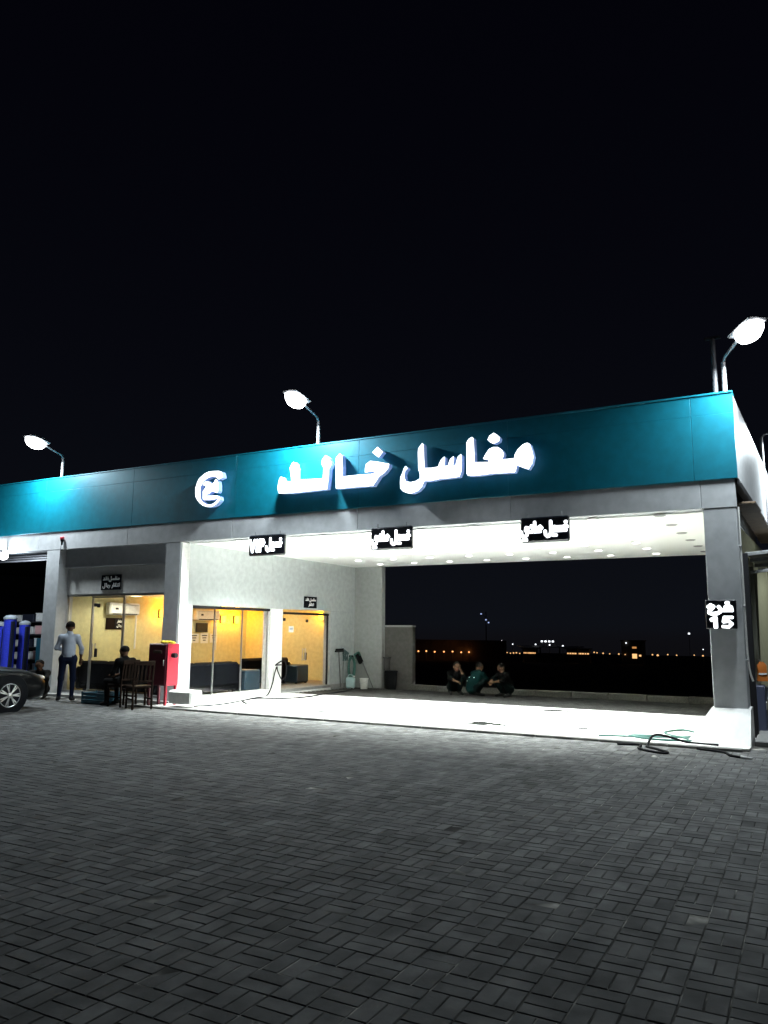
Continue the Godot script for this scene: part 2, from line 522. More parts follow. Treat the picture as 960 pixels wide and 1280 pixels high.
# strokes of the words on the small boards; x runs to the right, the baseline is y = 0.28
const LAM := [[0.75, 1.05, 0.75, 0.2, 0.6, -0.1, 0.35, -0.15, 0.15, 0.0, 0.12, 0.28]]
const WORDS := {
	"wash": [[2.55, 0.55, 2.4, 0.7, 2.22, 0.6, 2.24, 0.4, 2.4, 0.28, 0.75, 0.28], [2.0, 0.28, 2.0, 0.58], [1.75, 0.28, 1.75, 0.58], [1.5, 0.28, 1.5, 0.58], [1.15, 0.28, 1.15, 0.62],
		[0.75, 1.05, 0.75, 0.2, 0.6, -0.1, 0.35, -0.15, 0.15, 0.0, 0.12, 0.28], [2.36, 0.95, 2.44, 0.95], [1.0, -0.08, 1.08, -0.08], [1.24, -0.08, 1.32, -0.08]],
	"plain": [[1.95, 0.55, 1.8, 0.7, 1.62, 0.6, 1.64, 0.4, 1.8, 0.28, 1.3, 0.28, 1.3, 1.05], [1.0, 0.78, 1.12, 0.5, 1.08, 0.28, 0.8, 0.28], [0.72, 0.6, 0.5, 0.64, 0.44, 0.42, 0.6, 0.26, 0.55, 0.0, 0.3, -0.1, 0.08, 0.05, 0.05, 0.3], [0.2, -0.36, 0.28, -0.36], [0.44, -0.36, 0.52, -0.36]],
	"vip": [[0.0, 1.0, 0.22, 0.0, 0.44, 1.0], [0.68, 1.0, 0.68, 0.0], [0.95, 0.0, 0.95, 1.0, 1.25, 0.98, 1.32, 0.75, 1.2, 0.52, 0.97, 0.5]],
	"stations": [[3.2, 0.28, 3.28, 0.55, 3.05, 0.6, 2.95, 0.35, 3.2, 0.28], [3.0, 0.28, 2.1, 0.28, 2.1, 1.05], [2.7, 0.28, 2.55, 0.6, 2.35, 0.56, 2.5, 0.3], [1.9, 0.58, 1.9, 0.28, 0.75, 0.28], [1.6, 0.28, 1.6, 0.55], [1.3, 0.28, 1.3, 0.55],
		[0.75, 1.05, 0.75, 0.2, 0.6, -0.1, 0.35, -0.15, 0.15, 0.0, 0.12, 0.28], [2.44, 0.9, 2.52, 0.9]],
	"owner": [[1.55, 0.66, 1.95, 0.6, 1.75, 0.36, 1.6, 0.28, 1.3, 0.28, 1.3, 1.05], [1.0, 1.05, 1.0, 0.28, 0.5, 0.28], [0.35, 0.8, 0.52, 0.5, 0.48, 0.28, 0.1, 0.28], [1.7, 0.95, 1.78, 0.95]],
	"waiting": [[2.95, 1.05, 2.95, 0.28], [2.6, 0.62, 2.6, 0.28, 1.0, 0.28, 1.0, 1.05], [2.25, 0.28, 2.25, 0.55], [1.75, 1.05, 1.75, 0.28], [1.72, 0.34, 1.55, 0.58, 1.3, 0.52, 1.35, 0.3], [0.75, 0.55, 0.7, 0.2, 0.45, -0.1], [2.56, 0.9, 2.64, 0.9], [2.2, 0.8, 2.3, 0.8], [1.45, 0.85, 1.53, 0.85]],
	"men": [[2.3, 0.55, 2.25, 0.2, 2.0, -0.1], [1.6, 0.62, 1.85, 0.58, 1.7, 0.28, 1.2, 0.28, 1.2, 1.05], [0.75, 1.05, 0.75, 0.2, 0.6, -0.1, 0.35, -0.15, 0.15, 0.0, 0.12, 0.28], [1.62, 0.05, 1.7, 0.05]],
	"branch": [[0.0, 0.95, 0.2, 1.12, 0.42, 0.98, 0.3, 0.8, 0.1, 0.62, 0.05, 0.4, 0.25, 0.28, 0.7, 0.32], [0.85, 0.95, 1.0, 0.72, 0.92, 0.45, 0.7, 0.32], [1.0, 0.62, 1.9, 0.62], [1.4, 0.62, 1.42, 0.95, 1.62, 1.05, 1.85, 0.9, 1.88, 0.62], [1.5, 1.32, 1.62, 1.32]],
}

func floor_y(z: float) -> float: return 0.035 + (z + 11.9) * 0.13 / 8.4

func write(s: Shape, word: String, at: Vector2, scale: Vector2, w: float, z0: float, z1: float, xf := Transform3D()) -> void:
	var n := 0
	for line in WORDS[word]:
		var pts := []
		for i in range(0, line.size(), 2): pts.append(at + Vector2(line[i], line[i + 1]) * scale)
		s.stroke(pts, w, z0, z1 + n * 0.0011, xf)
		n += 1

func _ready() -> void:
	rng.seed = 7
	# ============================================================ camera, sky, exposure
	var cam := Camera3D.new()
	cam.name = "camera"
	add_child(cam)
	cam.fov = 67.32
	cam.near = 0.05
	cam.far = 4000.0
	cam.transform = Transform3D(Basis(V(0.87836, 0.0077, -0.47794), V(0.06601, 0.98834, 0.13724), V(0.47342, -0.15209, 0.86761)).orthonormalized(), V(0, 1.6, 0))
	cam.current = true
	var we := WorldEnvironment.new()
	we.name = "environment"
	add_child(we)
	var env := Environment.new()
	var sky := ProceduralSkyMaterial.new()
	sky.sky_top_color = Color8(1, 1, 3)
	sky.sky_horizon_color = Color8(5, 6, 9)
	sky.sky_curve = 0.22
	sky.ground_bottom_color = Color8(4, 4, 5)
	sky.ground_horizon_color = Color8(5, 5, 7)
	env.background_mode = Environment.BG_SKY
	env.sky = Sky.new()
	env.sky.sky_material = sky
	env.tonemap_mode = Environment.TONE_MAPPER_LINEAR
	env.tonemap_exposure = 2.8
	env.sdfgi_enabled = true
	env.ssao_enabled = true
	env.ssil_enabled = true
	we.environment = env
	var cool := Color(0.93, 0.98, 1.0)
	var lamp_energy := 13.5       # the three roof floodlights
	var bay_energy := 4.6         # each downlight of the wash bay

	# ============================================================ materials
	var fine := noise_tex(0.05, 0.72, 1.0, 5, FastNoiseLite.TYPE_SIMPLEX_SMOOTH, 3)
	var coarse := noise_tex(0.012, 0.7, 1.0, 5, FastNoiseLite.TYPE_SIMPLEX_SMOOTH, 5)
	var grit := noise_tex(0.25, 0.0, 1.0, 3, FastNoiseLite.TYPE_VALUE, 9)
	var stains := noise_tex(0.014, 0.8, 1.0, 6, FastNoiseLite.TYPE_PERLIN, 21, 0.97)
	var soft := noise_tex(0.02, 0.9, 1.0, 4, FastNoiseLite.TYPE_SIMPLEX_SMOOTH, 13)
	M.ground = mat(lin(0.03, 0.028, 0.025), 0.95, 0.0, coarse, 0.12)
	M.sand = mat(lin(0.52, 0.51, 0.47), 0.95, 0.0, noise_tex(0.02, 0.12, 1.0, 5, FastNoiseLite.TYPE_SIMPLEX_SMOOTH, 31, 0.4), 0.22)
	M.paver = mat(lin(0.165, 0.166, 0.163), 0.8, 0.0, coarse, 0.55, grit, 0.06)
	M.paver.vertex_color_use_as_albedo = true
	M.concrete = mat(lin(0.3, 0.3, 0.29), 0.85, 0.0, soft, 0.5)
	M.bay_floor = mat(lin(0.74, 0.74, 0.72), 0.75, 0.0, stains, 0.35)
	M.bay_floor.metallic_specular = 0.15
	M.teal = mat(lin(0.002, 0.175, 0.255), 0.42, 0.15, soft, 0.4)
	M.alu = mat(lin(0.75, 0.77, 0.79), 0.38, 0.15, soft, 0.5)
	M.grey_clad = mat(lin(0.5, 0.52, 0.54), 0.55, 0.0, soft, 0.45)
	M.plaster = mat(lin(0.29, 0.3, 0.295), 0.85, 0.0, soft, 0.6)
	M.gloss_tile = mat(lin(0.5, 0.53, 0.53), 0.1, 0.0, soft, 0.5)
	M.gloss_tile.clearcoat_enabled = true
	M.gloss_tile.clearcoat = 1.0
	M.gloss_tile.clearcoat_roughness = 0.03
	M.ceiling = mat(lin(0.92, 0.92, 0.9), 0.7)
	M.white = mat(lin(0.75, 0.75, 0.73), 0.5, 0.0, soft, 0.7)
	M.yellow_wall = mat(lin(0.64, 0.6, 0.33), 0.6, 0.0, soft, 0.6)
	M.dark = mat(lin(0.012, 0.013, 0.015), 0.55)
	M.black_gloss = mat(lin(0.008, 0.009, 0.012), 0.25)
	M.leather = mat(lin(0.008, 0.009, 0.012), 0.55, 0.0, fine, 2.0)
	M.leather.metallic_specular = 0.3
	M.teal_leather = mat(lin(0.02, 0.05, 0.075), 0.45, 0.0, fine, 2.0)
	M.steel = mat(lin(0.5, 0.5, 0.5), 0.35, 0.85)
	M.galv = mat(lin(0.42, 0.43, 0.44), 0.5, 0.4, coarse, 1.0)
	M.frame = mat(lin(0.03, 0.03, 0.033), 0.4, 0.3)
	M.glass = glass(Color(0.05, 0.06, 0.06), 0.01)
	M.glass.metallic_specular = 0.3
	M.glow = glow(Color(0.96, 0.98, 1.0), 1.1)
	M.lens = glow(Color(0.97, 0.98, 1.0), 5.0)
	M.warm = glow(Color(1.0, 0.72, 0.2), 2.6)
	M.room_lamp = glow(Color(1.0, 0.93, 0.75), 1.6)
	M.downlight = glow(Color(1.0, 1.0, 0.97), 3.0)
	M.maroon = mat(lin(0.16, 0.022, 0.04), 0.45, 0.0, fine, 1.2)
	M.red = mat(lin(0.5, 0.01, 0.035), 0.45, 0.0, fine, 1.2)
	M.yellow = mat(lin(0.6, 0.42, 0.02), 0.8)
	M.wood = mat(lin(0.018, 0.011, 0.008), 0.5, 0.0, fine, 2.2)
	M.rubber = mat(lin(0.013, 0.013, 0.014), 0.6)
	M.green_hose = mat(lin(0.03, 0.12, 0.1), 0.5)
	M.pale_plastic = mat(lin(0.4, 0.55, 0.56), 0.45)
	M.blue = mat(lin(0.045, 0.07, 0.8), 0.4, 0.0, fine, 1.0)
	M.navy = mat(lin(0.012, 0.016, 0.035), 0.5, 0.0, fine, 1.0)
	M.deep_teal = mat(lin(0.006, 0.06, 0.09), 0.5)
	M.pale_grey = mat(lin(0.38, 0.42, 0.46), 0.55, 0.0, soft, 0.9)
	M.orange = mat(lin(0.45, 0.12, 0.008), 0.7)
	M.paper = mat(lin(0.7, 0.7, 0.66), 0.8)
	M.cream = mat(lin(0.42, 0.4, 0.24), 0.75, 0.0, soft, 0.5)
	M.brown = mat(lin(0.13, 0.085, 0.05), 0.7, 0.0, coarse, 0.6)
	M.cloth = mat(Color.WHITE, 0.9)
	M.cloth.vertex_color_use_as_albedo = true
	M.hair = mat(lin(0.008, 0.007, 0.006), 0.7)
	M.car = mat(lin(0.006, 0.0065, 0.007), 0.3)
	M.car.clearcoat_enabled = true
	M.car.clearcoat = 0.35
	M.car.clearcoat_roughness = 0.04
	M.car.metallic_specular = 0.15
	M.far_wall = mat(lin(0.12, 0.1, 0.08), 0.9, 0.0, coarse, 0.05)

	for k in ["dark", "frame", "leather", "rubber", "wood"]: M[k].metallic_specular = 0.12
	for k in ["paver", "sand", "concrete", "ground", "cloth", "hair"]: M[k].metallic_specular = 0.15

	# ============================================================ ground and pavement
	var g := S()
	var gx := [-1500.0, -600.0, -250.0, -120.0, -60.0, -30.0, 0.0, 30.0, 60.0, 120.0, 300.0, 900.0]
	var gz := [80.0, 20.0, 3.0, -11.9, -20.7, -21.6, -30.0, -60.0, -120.0, -200.0, -320.0, -600.0, -1500.0]
	var gy := [-0.06, -0.06, -0.06, -0.06, -0.2, -0.75, -1.2, -2.6, -4.6, -6.2, -9.0, -16.0, -40.0]
	for i in gz.size() - 1:
		for k in gx.size() - 1:
			g.quad(V(gx[k], gy[i], gz[i]), V(gx[k + 1], gy[i], gz[i]), V(gx[k + 1], gy[i + 1], gz[i + 1]), V(gx[k], gy[i + 1], gz[i + 1]))
	structure("ground", g, M.ground)

	var bed := structure("pavement", S().span(V(-27, -0.05, -12.6), V(9, -0.0035, 3.0)), M.sand)
	build_pavers(bed, cam)

	# ============================================================ the bay floor, its kerb and the strip behind
	var fl := S()
	var zz := [-11.95, -12.6, -14.0, -15.5, -16.95]
	for i in zz.size() - 1:
		fl.quad(V(-12.04, floor_y(zz[i]), zz[i]), V(-0.8, floor_y(zz[i]), zz[i]), V(-0.8, floor_y(zz[i + 1]), zz[i + 1]), V(-12.04, floor_y(zz[i + 1]), zz[i + 1]))
	structure("bay_floor", fl, M.bay_floor)
	var kerb := structure("bay_kerb", S().span(V(-12.5, -0.05, -12.1), V(-0.8, 0.02, -11.93)), M.concrete)
	for i in 12:
		piece(kerb, "kerbstone", S().box(V(-12.03 + 0.97 * i, 0.0, -11.9), V(0.964, 0.08, 0.1), 0.012), M.concrete)
	var strip := structure("rear_pavement", S().quad(V(-12.04, floor_y(-16.95) - 0.012, -16.95), V(-0.8, floor_y(-16.95) - 0.012, -16.95), V(-0.8, floor_y(-20.5) - 0.012, -20.5), V(-12.04, floor_y(-20.5) - 0.012, -20.5)), M.dark)
	var rk := structure("rear_kerb", S().span(V(-10.25, -0.6, -20.5), V(-0.8, -0.1, -20.36)), M.dark)
	for i in 10:
		piece(rk, "kerbstone", S().box(V(-9.78 + 0.95 * i, -0.04 + rng.randf_range(-0.006, 0.006), -20.42), V(0.93, 0.2, 0.16), 0.015), mat(lin(0.1, 0.098, 0.09), 0.9, 0.0, fine, 0.7))
	rear_pavers(strip)
	structure("room_floor", S().span(V(-16.5, -0.1, -21.0), V(-12.05, 0.06, -12.55)), M.concrete)
	structure("workshop_floor", S().span(V(-27, -0.1, -21.0), V(-16.5, 0.015, -12.62)), M.concrete)

	build_building()
	build_roof_lamps(lamp_energy, cool)
	build_bay_lights(bay_energy)
	build_signs()
	build_room()
	build_workshop()
	build_street_side()
	build_bay_things()
	build_right_side()
	build_people()
	build_distance()


# ---------------------------------------------------------------- pavers: basket weave, two stones to each square of 20 cm
func build_pavers(bed: Node3D, cam: Camera3D) -> void:
	var shapes := []
	for i in 3:
		var s := S()
		s.box(V(0, -0.03, 0), V(0.1945, 0.06, 0.0945), 0.003 + 0.0006 * i)
		shapes.append(s.done())
	var stones := []
	var wear := FastNoiseLite.new()
	wear.seed = 4
	wear.frequency = 0.28
	wear.fractal_octaves = 4
	var drip := FastNoiseLite.new()
	drip.seed = 12
	drip.frequency = 0.9
	var tracks := FastNoiseLite.new()
	tracks.seed = 8
	tracks.frequency = 0.12
	var inv := cam.transform.affine_inverse()
	var half := tan(deg_to_rad(cam.fov * 0.5))
	for i in range(-134, 45):
		for k in range(-61, 15):
			var mx := 0.2 * i + 0.1
			var mz := 0.2 * k + 0.1
			if mz < -12.5 or (mz < -11.86 and mx > -12.55 and mx < -0.75): continue
			if mz < -12.0 and mx < -12.4 and mx > -12.7: continue
			for e in [-1, 1]:
				var along := posmod(i + k, 2) == 0
				var at := V(mx + (0.0 if along else 0.05 * e), rng.randf_range(-0.0012, 0.001), mz + (0.05 * e if along else 0.0))
				var b := Basis(Vector3.UP, (0.0 if along else PI / 2) + (PI if rng.randf() < 0.5 else 0.0) + rng.randf_range(-0.008, 0.008))
				b = Basis(V(1, 0, 0), rng.randf_range(-0.007, 0.007)) * Basis(V(0, 0, 1), rng.randf_range(-0.007, 0.007)) * b
				var p := inv * at
				var size := 0.0
				if p.z < -0.5 and absf(p.y / p.z) < half * 1.03 and absf(p.x / p.z) < half * 0.78:
					size = 1.0 / pow(-p.z, 3.0)
				var tone := rng.randf_range(0.82, 1.1) * (0.88 if rng.randf() < 0.1 else 1.0) * (1.0 + 0.2 * wear.get_noise_2d(at.x, at.z))
				var oil := drip.get_noise_2d(at.x, at.z)
				if oil > 0.5: tone *= 0.74
				var lane := absf(fposmod(at.x * 0.9 + at.z * 0.22 + 2.0 * tracks.get_noise_2d(at.x, at.z), 3.1) - 1.55)
				if lane < 0.13: tone *= 0.84
				if rng.randf() < 0.02: at.y -= 0.0025
				stones.append([size, Transform3D(b, at), tone, rng.randi() % 3])
	stones.sort_custom(func(p, q): return p[0] > q[0])
	var tones := []
	for i in 9:
		var m: StandardMaterial3D = M.paver.duplicate()
		var t := 0.5 + 0.09 * i
		m.albedo_color = lin(0.165 * t, 0.166 * t, 0.163 * t)
		m.vertex_color_use_as_albedo = false
		tones.append(m)
	for i in 300:
		var o := piece(bed, "paver", shapes[stones[i][3]], tones[clampi(int((stones[i][2] - 0.455) / 0.09), 0, 8)])
		o.transform = stones[i][1]
	var mm := MultiMesh.new()
	mm.transform_format = MultiMesh.TRANSFORM_3D
	mm.use_colors = true
	mm.mesh = shapes[1]
	mm.instance_count = stones.size() - 300
	for i in range(300, stones.size()):
		var t: float = stones[i][2]
		mm.set_instance_transform(i - 300, stones[i][1])
		mm.set_instance_color(i - 300, Color(t, t, t * 1.01))
	var rest := MultiMeshInstance3D.new()
	rest.name = "more_pavers"
	rest.multimesh = mm
	rest.material_override = M.paver
	rest.set_meta("kind", "stuff")
	bed.add_child(rest)

func rear_pavers(bed: Node3D) -> void:
	var mm := MultiMesh.new()
	mm.transform_format = MultiMesh.TRANSFORM_3D
	mm.use_colors = true
	mm.mesh = S().box(V(0, -0.02, 0), V(0.193, 0.04, 0.093), 0.005).done()
	var where := []
	var tilt := Basis(V(1, 0, 0), -atan(0.13 / 8.4))
	for i in 56:
		for k in 34:
			var z := -17.0 - 0.1 * k
			where.append(Transform3D(tilt, V(-11.9 + 0.2 * i + (0.1 if k % 2 else 0.0), floor_y(z) + rng.randf_range(-0.002, 0.002), z)))
	mm.instance_count = where.size()
	for i in where.size():
		mm.set_instance_transform(i, where[i])
		var t := rng.randf_range(0.28, 0.42)
		mm.set_instance_color(i, Color(t, t, t * 0.98))
	var o := MultiMeshInstance3D.new()
	o.name = "rear_pavers"
	o.multimesh = mm
	o.material_override = M.paver
	o.set_meta("kind", "stuff")
	bed.add_child(o)


# ---------------------------------------------------------------- the building
func build_building() -> void:
	var b := thing("car_wash_building", "long low car wash with teal fascia, grey beam and open white bay", "building")
	# fascia in two courses of panels
	var fascia := piece(b, "fascia", S().span(V(-25.9, 3.97, -13.0), V(-0.84, 5.29, -12.76)), M.dark)
	var x1 := -0.78
	var n := 0
	while x1 > -25.5:
		var w := 0.62 if n == 0 else 3.05
		var x0 := x1 - w
		piece(fascia, "fascia_panel", S().span(V(x0 + 0.002, 4.985, -12.8), V(x1 - 0.002, 5.3, -12.703 + rng.randf_range(-0.001, 0.001)), 0.003), M.teal)
		piece(fascia, "fascia_panel", S().span(V(x0 + 0.002, 3.95, -12.8), V(x1 - 0.002, 4.982, -12.7 + rng.randf_range(-0.001, 0.001)), 0.003), M.teal)
		x1 = x0
		n += 1
	# the return along the right side, faced in silver sheet
	var ret := piece(b, "side_fascia", S().box(V(-0.86, 4.62, -16.9), V(0.1, 1.3, 8.0), 0.0, Basis(Vector3.UP, -0.03)), M.dark)
	for i in 4:
		var zc := -13.72 - 2.0 * i
		piece(ret, "silver_panel", S().box(V(-0.775 + 0.06 * i, 4.625, zc), V(0.03, 1.35, 1.99), 0.004, Basis(Vector3.UP, -0.03)), M.alu)
	piece(b, "side_trim", S().box(V(-0.7, 3.9, -16.7), V(0.1, 0.1, 7.9), 0.01, Basis(Vector3.UP, -0.03)), M.frame)
	# beam
	var beam := piece(b, "beam", S().span(V(-25.9, 3.53, -13.1), V(-0.86, 3.94, -12.78)), M.grey_clad)
	x1 = -0.82
	n = 0
	while x1 > -25.5:
		var w := 0.5 if n == 0 else 3.1
		piece(beam, "beam_panel", S().span(V(x1 - w + 0.003, 3.505, -12.85), V(x1 - 0.003, 3.946, -12.72 + rng.randf_range(-0.001, 0.001)), 0.004), M.grey_clad)
		x1 -= w
		n += 1
	# pillars
	for p in [[-1.3, -0.83, -0.05], [-12.5, -12.06, 0.0], [-16.48, -16.0, -0.05], [-22.6, -22.1, -0.05]]:
		piece(b, "pillar", S().span(V(p[0], p[2], -13.2), V(p[1], 3.5, -12.725), 0.008), M.grey_clad)
	var ramp := S()
	ramp.rings([[V(-1.7, -0.05, -12.2), V(-1.7, -0.05, -13.22), V(-1.33, 0.5, -13.22), V(-1.33, 0.5, -12.7)], [V(-0.8, -0.05, -12.2), V(-0.8, -0.05, -13.22), V(-0.8, 0.5, -13.22), V(-0.8, 0.5, -12.7)]])
	piece(b, "pillar_plinth", ramp, M.white)
	# the bay's side of the second pillar and the wall with window and door
	piece(b, "pillar_lining", S().span(V(-12.055, 0.0, -12.99), V(-12.03, 3.49, -12.74)), M.white)
	var wall := piece(b, "bay_wall", S().span(V(-12.3, 2.13, -16.1), V(-12.06, 3.55, -12.99)), M.gloss_tile)
	piece(wall, "wall_panel", S().span(V(-12.3, 2.13, -20.28), V(-12.06, 3.55, -16.103)), M.gloss_tile)
	piece(wall, "wall_panel", S().span(V(-12.3, -0.3, -16.58), V(-12.04, 2.128, -16.09)), M.white)
	piece(wall, "wall_panel", S().span(V(-12.3, -0.3, -20.28), V(-12.065, 2.128, -18.95)), M.gloss_tile)
	piece(wall, "sill", S().span(V(-12.32, -0.3, -16.09), V(-12.02, 0.1, -12.995), 0.01), M.white)
	piece(wall, "sill", S().span(V(-12.32, -0.3, -18.95), V(-12.02, -0.02, -16.58), 0.01), M.white)
	piece(b, "rear_wall", S().span(V(-12.6, -0.4, -20.5), V(-11.12, 3.5, -20.3), 0.006), M.plaster)
	# window: three panes, dark head rail
	var win := piece(b, "window", S().span(V(-12.2, 2.06, -16.08), V(-12.08, 2.125, -13.0)), M.frame)
	for i in 4:
		piece(win, "mullion", S().span(V(-12.16, 0.1, -13.02 - 1.015 * i), V(-12.12, 2.06, -13.005 - 1.015 * i)), M.steel)
	for i in 3:
		piece(win, "pane", S().span(V(-12.145, 0.11, -14.017 - 1.015 * i), V(-12.135, 2.06, -13.025 - 1.015 * i)), M.glass)
	glass_door(b, V(-12.14, -0.02, -17.76), PI / 2, 2.3, 2.08, 0.0)
	# ceiling and roof
	piece(b, "ceiling", S().span(V(-12.3, 3.5, -20.4), V(-0.95, 3.56, -13.1)), M.ceiling)
	piece(b, "roof", S().span(V(-25.9, 3.6, -20.5), V(-0.95, 3.9, -13.05)), M.concrete)
	piece(b, "side_wall", S().box(V(-0.93, 1.7, -16.9), V(0.12, 3.55, 7.2), 0.0, Basis(Vector3.UP, -0.035)), M.cream)
	piece(b, "ridge_cap", S().span(V(-25.9, 5.301, -13.02), V(-0.78, 5.33, -12.69), 0.004), M.teal)
	# front of the waiting room: dark housing, lintel, glazing
	piece(b, "shutter_housing", S().span(V(-15.99, 3.06, -13.16), V(-12.51, 3.52, -12.9), 0.01), M.grey_clad)
	piece(b, "lintel", S().span(V(-15.99, 2.41, -13.15), V(-12.51, 3.057, -13.0), 0.005), M.white)
	var fw := piece(b, "front_window", S().span(V(-15.99, 2.36, -13.12), V(-12.51, 2.408, -13.03)), M.steel)
	piece(fw, "bottom_rail", S().span(V(-15.99, 0.06, -13.12), V(-12.51, 0.12, -13.02)), M.steel)
	for x in [-15.96, -15.14, -14.06, -12.53]:
		piece(fw, "mullion", S().span(V(x - 0.01, 0.12, -13.1), V(x + 0.01, 2.36, -13.06)), M.steel)
	for x in [[-15.945, -15.155], [-14.045, -13.3], [-13.28, -12.545]]:
		piece(fw, "pane", S().span(V(x[0], 0.125, -13.085), V(x[1], 2.355, -13.075)), M.glass)
	glass_door(b, V(-14.6, 0.12, -13.08), 0.0, 1.05, 2.23, -0.4)
	# shell of the rooms behind
	piece(b, "room_wall", S().span(V(-16.5, 0.0, -20.5), V(-16.2, 3.55, -13.21)), M.yellow_wall)
	piece(b, "room_wall", S().span(V(-16.2, 0.0, -20.5), V(-12.6, 3.55, -20.3)), M.yellow_wall)
	piece(b, "room_ceiling", S().span(V(-16.2, 2.46, -20.3), V(-12.3, 2.52, -13.16)), M.ceiling)
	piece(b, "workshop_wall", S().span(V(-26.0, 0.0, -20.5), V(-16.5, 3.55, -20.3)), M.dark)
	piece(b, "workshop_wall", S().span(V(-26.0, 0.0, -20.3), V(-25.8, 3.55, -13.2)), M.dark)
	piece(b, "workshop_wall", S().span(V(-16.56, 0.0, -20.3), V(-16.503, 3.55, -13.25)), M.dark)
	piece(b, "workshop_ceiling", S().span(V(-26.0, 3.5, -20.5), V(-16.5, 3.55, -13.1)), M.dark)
	for k in 3:
		piece(b, "door_track", S().span(V(-25.6, 3.3 + 0.075 * k, -13.2 - 0.12 * k), V(-16.5, 3.34 + 0.075 * k, -13.12 - 0.12 * k), 0.005), M.frame)

func glass_door(b: Node3D, at: Vector3, turn: float, w: float, h: float, leaf: float) -> void:
	var fm: Material = M.frame if leaf == 0.0 else M.steel
	var fw := 0.03 if leaf == 0.0 else 0.014
	var d := piece(b, "glass_door", S().box(V(0, h - 0.03, 0), V(w, 0.06, 0.07)) if leaf == 0.0 else S().box(V(0, h - 0.015, 0), V(w, 0.03, 0.05)), fm, 0.0, at, turn)
	piece(d, "door_frame", S().box(V(-w / 2 + 0.015, h / 2, 0), V(fw, h - 0.065, 0.05)), fm)
	piece(d, "door_frame", S().box(V(w / 2 - 0.015, h / 2, 0), V(fw, h - 0.065, 0.05)), fm)
	var cut := 0.06 if leaf == 0.0 else w / 2 - 0.04
	if leaf == 0.0:
		piece(d, "pane", S().span(V(-w / 2 + 0.032, 0.01, -0.005), V(cut - 0.004, h - 0.07, 0.005)), M.glass)
		piece(d, "pane", S().span(V(cut + 0.004, 0.01, -0.005), V(w / 2 - 0.032, h - 0.07, 0.005)), M.glass)
	else:
		piece(d, "pane", S().span(V(-w / 2 + 0.032, 0.01, -0.005), V(w / 2 - 0.032, h - 0.07, 0.005)), M.glass)
	var hx := cut - 0.09 if leaf == 0.0 else -0.42
	for z in [-0.045, 0.045]:
		var s := S()
		s.tube([V(hx, 0.78, z), V(hx, 1.12, z)], 0.014, 8)
		s.box(V(hx, 0.82, z * 0.55), V(0.02, 0.02, absf(z))); s.box(V(hx, 1.08, z * 0.55), V(0.02, 0.02, absf(z)))
		piece(d, "handle", s, M.steel)
	piece(d, "lock", S().box(V(hx + 0.08, 0.9, 0.0), V(0.07, 0.2, 0.04), 0.006), M.frame)
	piece(d, "closer", S().box(V(hx + 0.1, h - 0.22, 0.012), V(0.07, 0.08, 0.05), 0.006), M.frame)
	piece(d, "patch_fitting", S().box(V(-w / 2 + 0.13, h - 0.2, 0.0), V(0.17, 0.075, 0.04), 0.006), M.frame)


# ---------------------------------------------------------------- lights
func build_roof_lamps(energy: float, cool: Color) -> void:
	var rows := [
		[V(-16.42, 3.9, -12.95), 0.0, 0.8, "roof floodlight above the far left of the teal fascia"],
		[V(-8.63, 3.9, -12.95), 0.0, 0.8, "middle roof floodlight, standing between the logo and the large lettering"],
		[V(-0.9, 3.9, -12.95), 0.63, 0.68, "roof floodlight at the right corner, turned out over the side"],
		[V(-0.62, 3.9, -18.6), PI / 2, 0.85, "roof floodlight further back along the silver side fascia"],
	]
	for r in rows:
		var t := thing("roof_floodlight", r[3], "floodlight", r[0], r[1], "floodlights along the roof")
		piece(t, "post", S().tube([V(0, 0, 0), V(0, 1.98, 0)], [0.045, 0.036], 12), M.galv, 40.0)
		piece(t, "base_plate", S().box(V(0, 0.02, 0), V(0.22, 0.03, 0.22), 0.004), M.galv)
		piece(t, "arm", S().tube([V(0, 1.97, 0), V(0, 2.06, 0.06), V(0, 2.19, r[2] - 0.28)], 0.026, 10), M.galv, 50.0)
		var tilt := Basis(V(1, 0, 0), -0.16)
		var at := V(0, 2.26, r[2])
		piece(t, "head", S().box(at + tilt * V(0, 0.035, 0), V(0.32, 0.06, 0.6), 0.026, tilt), M.galv)
		piece(t, "fins", fins(at, tilt), M.galv)
		piece(t, "lens", S().lathe(at + tilt * V(0, -0.012, 0.03), [[0.0, -0.21], [0.12, -0.2], [0.21, -0.16], [0.27, -0.08], [0.285, 0.0], [0.0, 0.004]], 24, tilt * Basis.from_scale(V(0.64, 0.9, 0.94))), M.lens, 50.0)
		var down := tilt * Basis(V(1, 0, 0), -PI / 2)
		area(t, at + tilt * V(0, -0.24, 0.03), down, Vector2(0.3, 0.55), energy, cool)
	var m := thing("roof_mast", "thin dark mast on the roof beside the right floodlight", "mast", V(-1.04, 3.9, -12.97))
	piece(m, "pole", S().tube([V(0, 0, 0), V(0, 2.4, 0)], [0.05, 0.04], 10), mat(lin(0.05, 0.05, 0.055), 0.6), 40.0)
	piece(m, "bracket", S().box(V(0.0, 2.42, 0), V(0.24, 0.05, 0.05), 0.008), M.frame)

func fins(at: Vector3, tilt: Basis) -> Shape:
	var s := S()
	for i in 6:
		s.box(at + tilt * V(-0.1 + 0.04 * i, 0.08, -0.05), V(0.008, 0.05, 0.4), 0.0, tilt)
	return s

